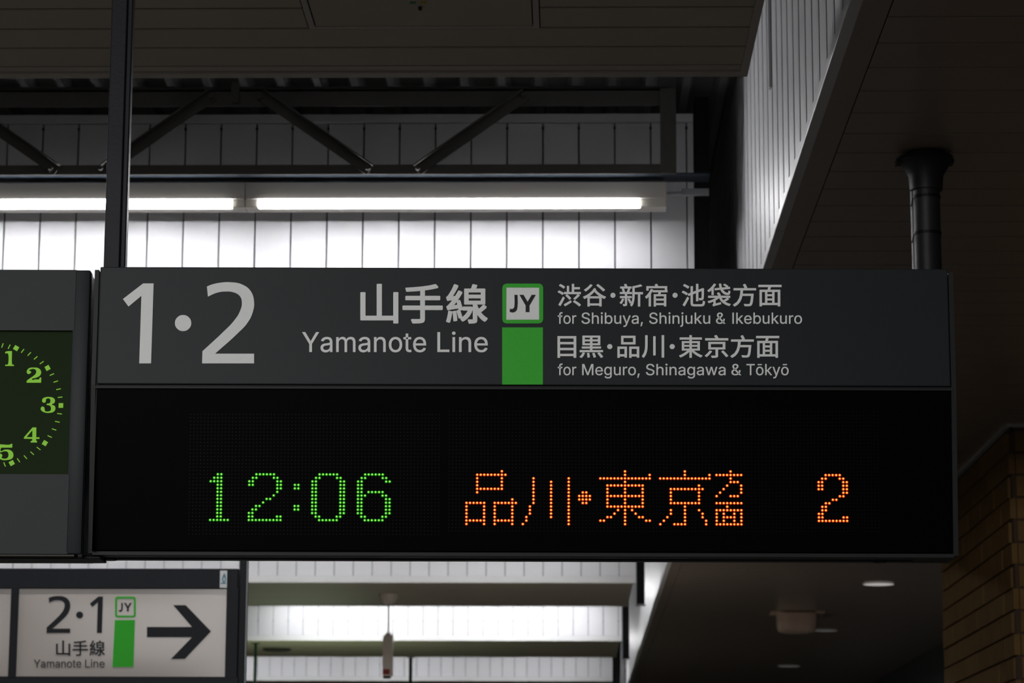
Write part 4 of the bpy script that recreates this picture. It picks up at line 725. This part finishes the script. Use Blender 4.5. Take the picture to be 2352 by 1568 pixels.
N5 = [[(0, 1188, 1), (100, 1190), (110, 1183), (121, 1183, 1), (120, 1220, 1), (10, 1220, 1), (5, 1252), (50, 1240), (108, 1250), (131, 1285), (120, 1325), (70, 1342), (10, 1338), (-22, 1312), (-18, 1285), (5, 1280), (22, 1300), (14, 1318), (38, 1330), (72, 1322), (84, 1290), (72, 1262), (40, 1256), (10, 1265), (-12, 1266, 1), (-8, 1188, 1)]]
def CB(x0, y0, x1, y1): return (x0 / 4.24, 740 + y0 / 4.24, x1 / 4.24, 740 + y1 / 4.24)
for nn, bx in ((N1, (51, 281, 136, 425)), (N2, (260, 441, 402, 588)), (N3, (397, 727, 540, 882)), (N4, (233, 1024, 385, 1170)), (N5, (-22, 1183, 131, 1342))):
    fit(outline_mesh(nn), CB(*bx), PD, 'numeral', M['clockmark'], dial)
for k_, s_ in ((12, '12'), (6, '6'), (7, '7'), (8, '8'), (9, '9'), (10, '10'), (11, '11')):
    a = math.radians(k_ * 30); px_, py_2 = dcx + 150 * math.sin(a), dcy - (145 - 30 * math.cos(a) ** 2) * math.cos(a)
    hw = 17 * len(s_) * 0.8
    fit(text_mesh(s_, 0.0), (px_ - hw, py_2 - 17, px_ + hw * 0.9, py_2 + 17), PD, 'numeral', M['clockmark'], dial)
for ang, L_, w_ in ((-12, 62, 3.0), (-54, 100, 2.2)):
    a = math.radians(ang); d = Vector((math.sin(a), 0, math.cos(a))); t_ = Vector((math.cos(a), 0, -math.sin(a)))
    vs = [cc + d * (s0 * u_) + t_ * (s1 * w_ * u_) + Vector((0, y_, 0)) for y_ in (-0.003, -0.001) for (s0, s1) in ((30, -1), (30, 1), (L_, 1), (L_, -1))]
    MB().add(vs, [(0, 1, 2, 3), (7, 6, 5, 4), (0, 4, 5, 1), (1, 5, 6, 2), (2, 6, 7, 3), (3, 7, 4, 0)]).build('clock_hand', M['clockmark'], dial)

# ============================================================ LOWER LEFT DIRECTION SIGN
Y2 = 16.0
d0 = atY(280, 1450, Y2)
ds = empty('direction_sign', d0); tag(ds, 'hanging sign with black arrow and 2·1 below the clock box', 'sign')
def D2(px, py, y=0.0): p = atY(px, py, Y2 + y); return Vector((p.x - d0.x, y, p.z - d0.z))
def V6(x, y): return x / 3.793, 1260 + y / 3.793
def rect(mb, x0, y0, x1, y1, ya, yb_, b=0.0):
    a = D2(x0, y1); c = D2(x1, y0); return mb.box(min(a.x, c.x), max(a.x, c.x), ya, yb_, min(a.z, c.z), max(a.z, c.z), b)
fm = MB(); XL = -360
rect(fm, XL, 1306, 548, 1351, -0.012, 0.22, 0.004); rect(fm, XL, 1554, 548, 1582, -0.012, 0.22, 0.004)
fm.box(D2(519, 1450).x, D2(547, 1450).x, -0.012, 0.22, D2(0, 1556).z, D2(0, 1349).z, 0.003)
fm.box(D2(XL, 1450).x - 0.07, D2(XL, 1450).x + 0.002, -0.012, 0.22, D2(0, 1582).z, D2(0, 1306).z, 0.003)
fm.build('frame', M['post'], ds)
fm2 = MB().box(D2(23, 1450).x, D2(40, 1450).x, -0.014, 0.02, D2(0, 1556).z, D2(0, 1349).z, 0.002); fm2.build('divider', M['post'], ds)
def facepanel(xa, xb, name):
    a, b = D2(xa, 1450).x, D2(xb, 1450).x; z0, z1 = D2(0, 1556).z, D2(0, 1349).z
    nx, nz = 24, 8; vs = []; fs = []
    for j in range(nz + 1):
        for i in range(nx + 1):
            s, t = i / nx, j / nz
            bulge = 0.0025 * (1 - (2 * s - 1) ** 2) * (1 - (2 * t - 1) ** 4)
            vs.append((a + (b - a) * s, 0.004 - bulge, z0 + (z1 - z0) * t))
    for j in range(nz):
        for i in range(nx):
            q = j * (nx + 1) + i; fs.append((q, q + 1, q + nx + 2, q + nx + 1))
    m = MB().add(vs, fs); m.box(a, b, 0.006, 0.02, z0, z1)
    return m.build(name, M['face'], ds, True)
f1 = facepanel(38, 521, 'sign_face'); f2 = facepanel(XL, 25, 'sign_face')
MB().box(D2(XL, 1450).x, D2(521, 1450).x, 0.02, 0.2, D2(0, 1556).z, D2(0, 1349).z).build('lamp_box', M['post'], ds)
def D(me, bx, name, m='letterblack', base=None, lift=0.0):
    x0, y0 = V6(bx[0], bx[1]); x1, y1 = V6(bx[2], bx[3])
    b_ = None if base is None else (1260 + base[0] / 3.793, base[1] / 3.793)
    return fit(me, (x0, y0, x1, y1), lambda a, b: D2(a, b, 0.0) - Vector((0, 0.0, 0)), name, M[m], f1, base=b_, t=(0.003, 0.001 + lift))
D(outline_mesh(TWO), (405, 410, 612, 733), 'numeral'); D(outline_mesh(ONE), (783, 415, 897, 733), 'numeral')
D(outline_mesh(circle_outline(0, 0, 50)), (663, 546, 724, 606), 'centre_dot')
for ch, a, b in (('山', 488, 612), ('手', 632, 767), ('線', 780, 914)): D(text_mesh(ch, 0.012), (a, 797, b, 932), 'character')
D(text_mesh('Yamanote', 0.0), (295, 0, 707, 0), 'lettering', base=(1033, 70)); D(text_mesh('Line', 0.0), (742, 0, 911, 0), 'lettering', base=(1033, 70))
D(outline_mesh([rrect(0, 0, 183, 182, 22), rrect(18, 18, 165, 164, 8)[::-1]]), (1002, 415, 1183, 598), 'code_frame', 'green')
D(outline_mesh(JM), (1035, 470, 1070, 549), 'letter'); D(outline_mesh(YM), (1080, 470, 1148, 546), 'letter')
bar = [[(1000, 620, 1), (1176, 618, 1), (1162, 1029, 1), (980, 1029, 1)]]
D(outline_mesh(bar), (980, 618, 1176, 1029), 'line_colour_bar', 'green')
arw = [[(1508, 490, 1), (1618, 490, 1), (1838, 718, 1), (1610, 958, 1), (1488, 960, 1), (1672, 770, 1), (1280, 770, 1), (1280, 680, 1), (1672, 680, 1)]]
D(outline_mesh(arw), (1280, 490, 1838, 960), 'arrow')
stk = MB(); rect(stk, 505.5, 1310.5, 522.5, 1350, -0.016, -0.012); so_ = stk.build('sticker', M['sticker'], ds)
drop = [[(40, 0, 1), (62, 60), (60, 110), (35, 135), (8, 112), (5, 80), (20, 40)], [(38, 50, 1), (24, 80), (24, 105), (36, 115), (48, 95)]]
x0, y0 = V6(1935, 208); x1, y1 = V6(1968, 295)
fit(outline_mesh(drop), (x0, y0, x1, y1), lambda a, b: D2(a, b, -0.016), 'drop_symbol', M['blue'], so_, t=(0.0, 0.001))
sl = MB(); rect(sl, 508, 1338.5, 520, 1341, -0.0165, -0.016); sl.build('small_print', M['blue'], so_)
# hanging post with lighter edge
ph_ = MB().box(D2(548.5, 1400).x, D2(564, 1400).x, 0.0, 0.07, D2(0, 1582).z, HS - d0.z, 0.004)
pst = ph_.build('hanging_post', M['post'], ds)
MB().box(D2(564, 1400).x, D2(566.5, 1400).x, 0.01, 0.06, D2(0, 1582).z, HS - d0.z - 0.001, 0.001).build('post_edge', M['galv'], ds)

# ============================================================ HANGING PIPE at the right
Yp = atZ(2125, 352, HR).y
pc = atY(2129, 500, Yp)
hp = empty('hanging_pipe', (pc.x, Yp, HR)); tag(hp, 'black hanging pipe with flared collar above the right end of the board', 'pipe')
rp = 0.0555
pz = atY(2129, 640, Yp).z - HR - 0.05
MB().tube((0.0, 0, 0), (0.0, 0, pz), rp, 28).build('pipe', M['pipe'], hp, True)
s_ = Yp / F
MB().lathe([(0.068, -0.16), (0.072, -0.10), (0.10, -0.05), (0.115, -0.035), (0.115, -0.02), (0.08, -0.015), (0.08, 0.0)], (0, 0, 0), 28).build('collar', M['pipe'], hp, True)
MB().box(-0.125, -0.07, -0.03, 0.03, -0.05, -0.028, 0.004).build('bracket', M['pipe'], hp)
MB().box(0.07, 0.115, -0.03, 0.03, -0.05, -0.028, 0.004).build('bracket', M['pipe'], hp)
for zz in (-0.19, -0.345):
    MB().lathe([(rp + 0.001, zz - 0.006), (rp + 0.003, zz - 0.006), (rp + 0.003, zz + 0.006), (rp + 0.001, zz + 0.006)], (0, 0, 0), 28).build('cable_tie', M['gasket'], hp)
    MB().tube((-rp - 0.001, -0.01, zz), (-rp - 0.011, -0.012, zz - 0.04), 0.0022, 6).build('tie_end', M['gasket'], hp)
MB().tube((-rp - 0.004, 0.01, -0.16), (-rp - 0.002, 0.01, pz), 0.006, 8).build('cable', M['galv'], hp, True)

# ============================================================ FAR CEILING THINGS on the right
for i, (px, py, wpx, m, lab) in enumerate(((2018, 1339, 75, 'downlight', 'brightest round ceiling light beneath the right end of the board'), (1897, 1446, 56, 'downdim', 'dim round ceiling light right of the beige ceiling box'), (1812, 1528, 54, 'downdim', 'dim round ceiling light below the beige ceiling box'))):
    p = atZ(px, py, HR); r = wpx / F * p.y / 2
    o = empty('ceiling_light', p); tag(o, lab, 'light', 'round lights in the right ceiling')
    MB().lathe([(r, -0.004), (r, -0.012), (r * 0.93, -0.014), (r * 0.93, -0.004)], (0, 0, 0), 36).build('ring', M['beige'], o, True)
    MB().lathe([(r * 0.92, -0.003), (r * 0.92, -0.011)], (0, 0, 0), 36).build('lens', M[m], o)
p = atZ(1830, 1407, HR)
bx = empty('ceiling_box', p); tag(bx, 'beige rounded box with wide flange on the dark right ceiling', 'speaker')
s_ = p.y / F
MB().box(-61 * s_, 61 * s_, -0.2, 0.2, -0.016, 0.0, 0.004).build('flange', M['beigedark'], bx)
import bmesh
b2 = MB().lathe([(46 * s_, -0.016), (46 * s_, -0.12), (44 * s_, -0.19), (39 * s_, -0.225), (25 * s_, -0.24), (0.01, -0.245)], (0, 0, 0), 32)
for i, v in enumerate(b2.v):      # squarish plan
    x, y, z = v; r = math.hypot(x, y)
    if r > 1e-6:
        t = math.atan2(y, x); k2 = 1 / (abs(math.cos(t)) ** 5 + abs(math.sin(t)) ** 5) ** 0.2
        b2.v[i] = (x * k2, y * k2, z)
b2.build('cover', M['beigedark'], bx, True)

# pendant box under the second visible soffit
p = atZ(893, 1364, HS)
pd = empty('pendant_box', p); tag(pd, 'slim beige box hanging on a rod from a domed ceiling rose', 'pendant')
s_ = p.y / F
MB().lathe([(23 * s_, 0), (23 * s_, -0.02), (21 * s_, -0.05), (14 * s_, -0.10), (5 * s_, -0.125)], (0, 0, 0), 28).build('ceiling_rose', M['beige'], pd, True)
zt2 = atY(892, 1455, p.y).z - HS; zb2 = atY(892, 1553, p.y).z - HS
MB().tube((0, 0, -0.12), (0, 0, zt2), 0.0095, 10).build('rod', M['darkgreen'], pd)
MB().box(-12 * s_, 11 * s_, -0.06, 0.06, zb2, zt2 - 0.02, 0.006).build('case', M['beige'], pd)
MB().box(-7 * s_, 6 * s_, -0.04, 0.04, zt2 - 0.022, zt2 + 0.01, 0.004).build('cap', M['beige'], pd)
MB().box(-10 * s_, 5 * s_, -0.062, -0.059, zb2 + 0.02, zb2 + 0.08).build('red_mark', M['red'], pd)
MB().box(-10 * s_, 6 * s_, -0.05, 0.05, zb2 - 0.02, zb2 + 0.003, 0.002).build('end_cap', M['deepwall'], pd)
# round fitting and thin rods near the bottom
p = atZ(636, 1489, HS); rr = 33 / F * p.y
o = MB().lathe([(rr, 0.0), (rr, -0.02), (rr * 0.85, -0.035), (rr * 0.4, -0.04)], (0, 0, 0), 32).build('ceiling_fitting', M['steel'], None, True, p)
tag(o, 'flat round fitting on the green tinged soffit', 'ceiling fitting')
for px, py, wd, lab in ((587, 1476, 7, 'thin dark green rod hanging near the round ceiling fitting'), (943, 1509, 8, 'thin dark green rod hanging right of the pendant box')):
    Y = atZ(px, py, HS).y - 0.06; pp = atY(px, py, Y)
    if py == 1476: Y = 38.6
    xx = atY(px, py + 20, Y).x
    o = empty('hanging_rod', (xx, Y, HS)); tag(o, lab, 'rod', 'hanging rods')
    MB().tube((0, 0, 0), (0, 0, -1.9), wd / F * Y / 2, 12).build('rod', M['darkgreen'], o, True)
    MB().box(-0.06, 0.06, -0.06, 0.06, -0.008, 0.0, 0.002).build('ceiling_plate', M['darkgreen'], o)
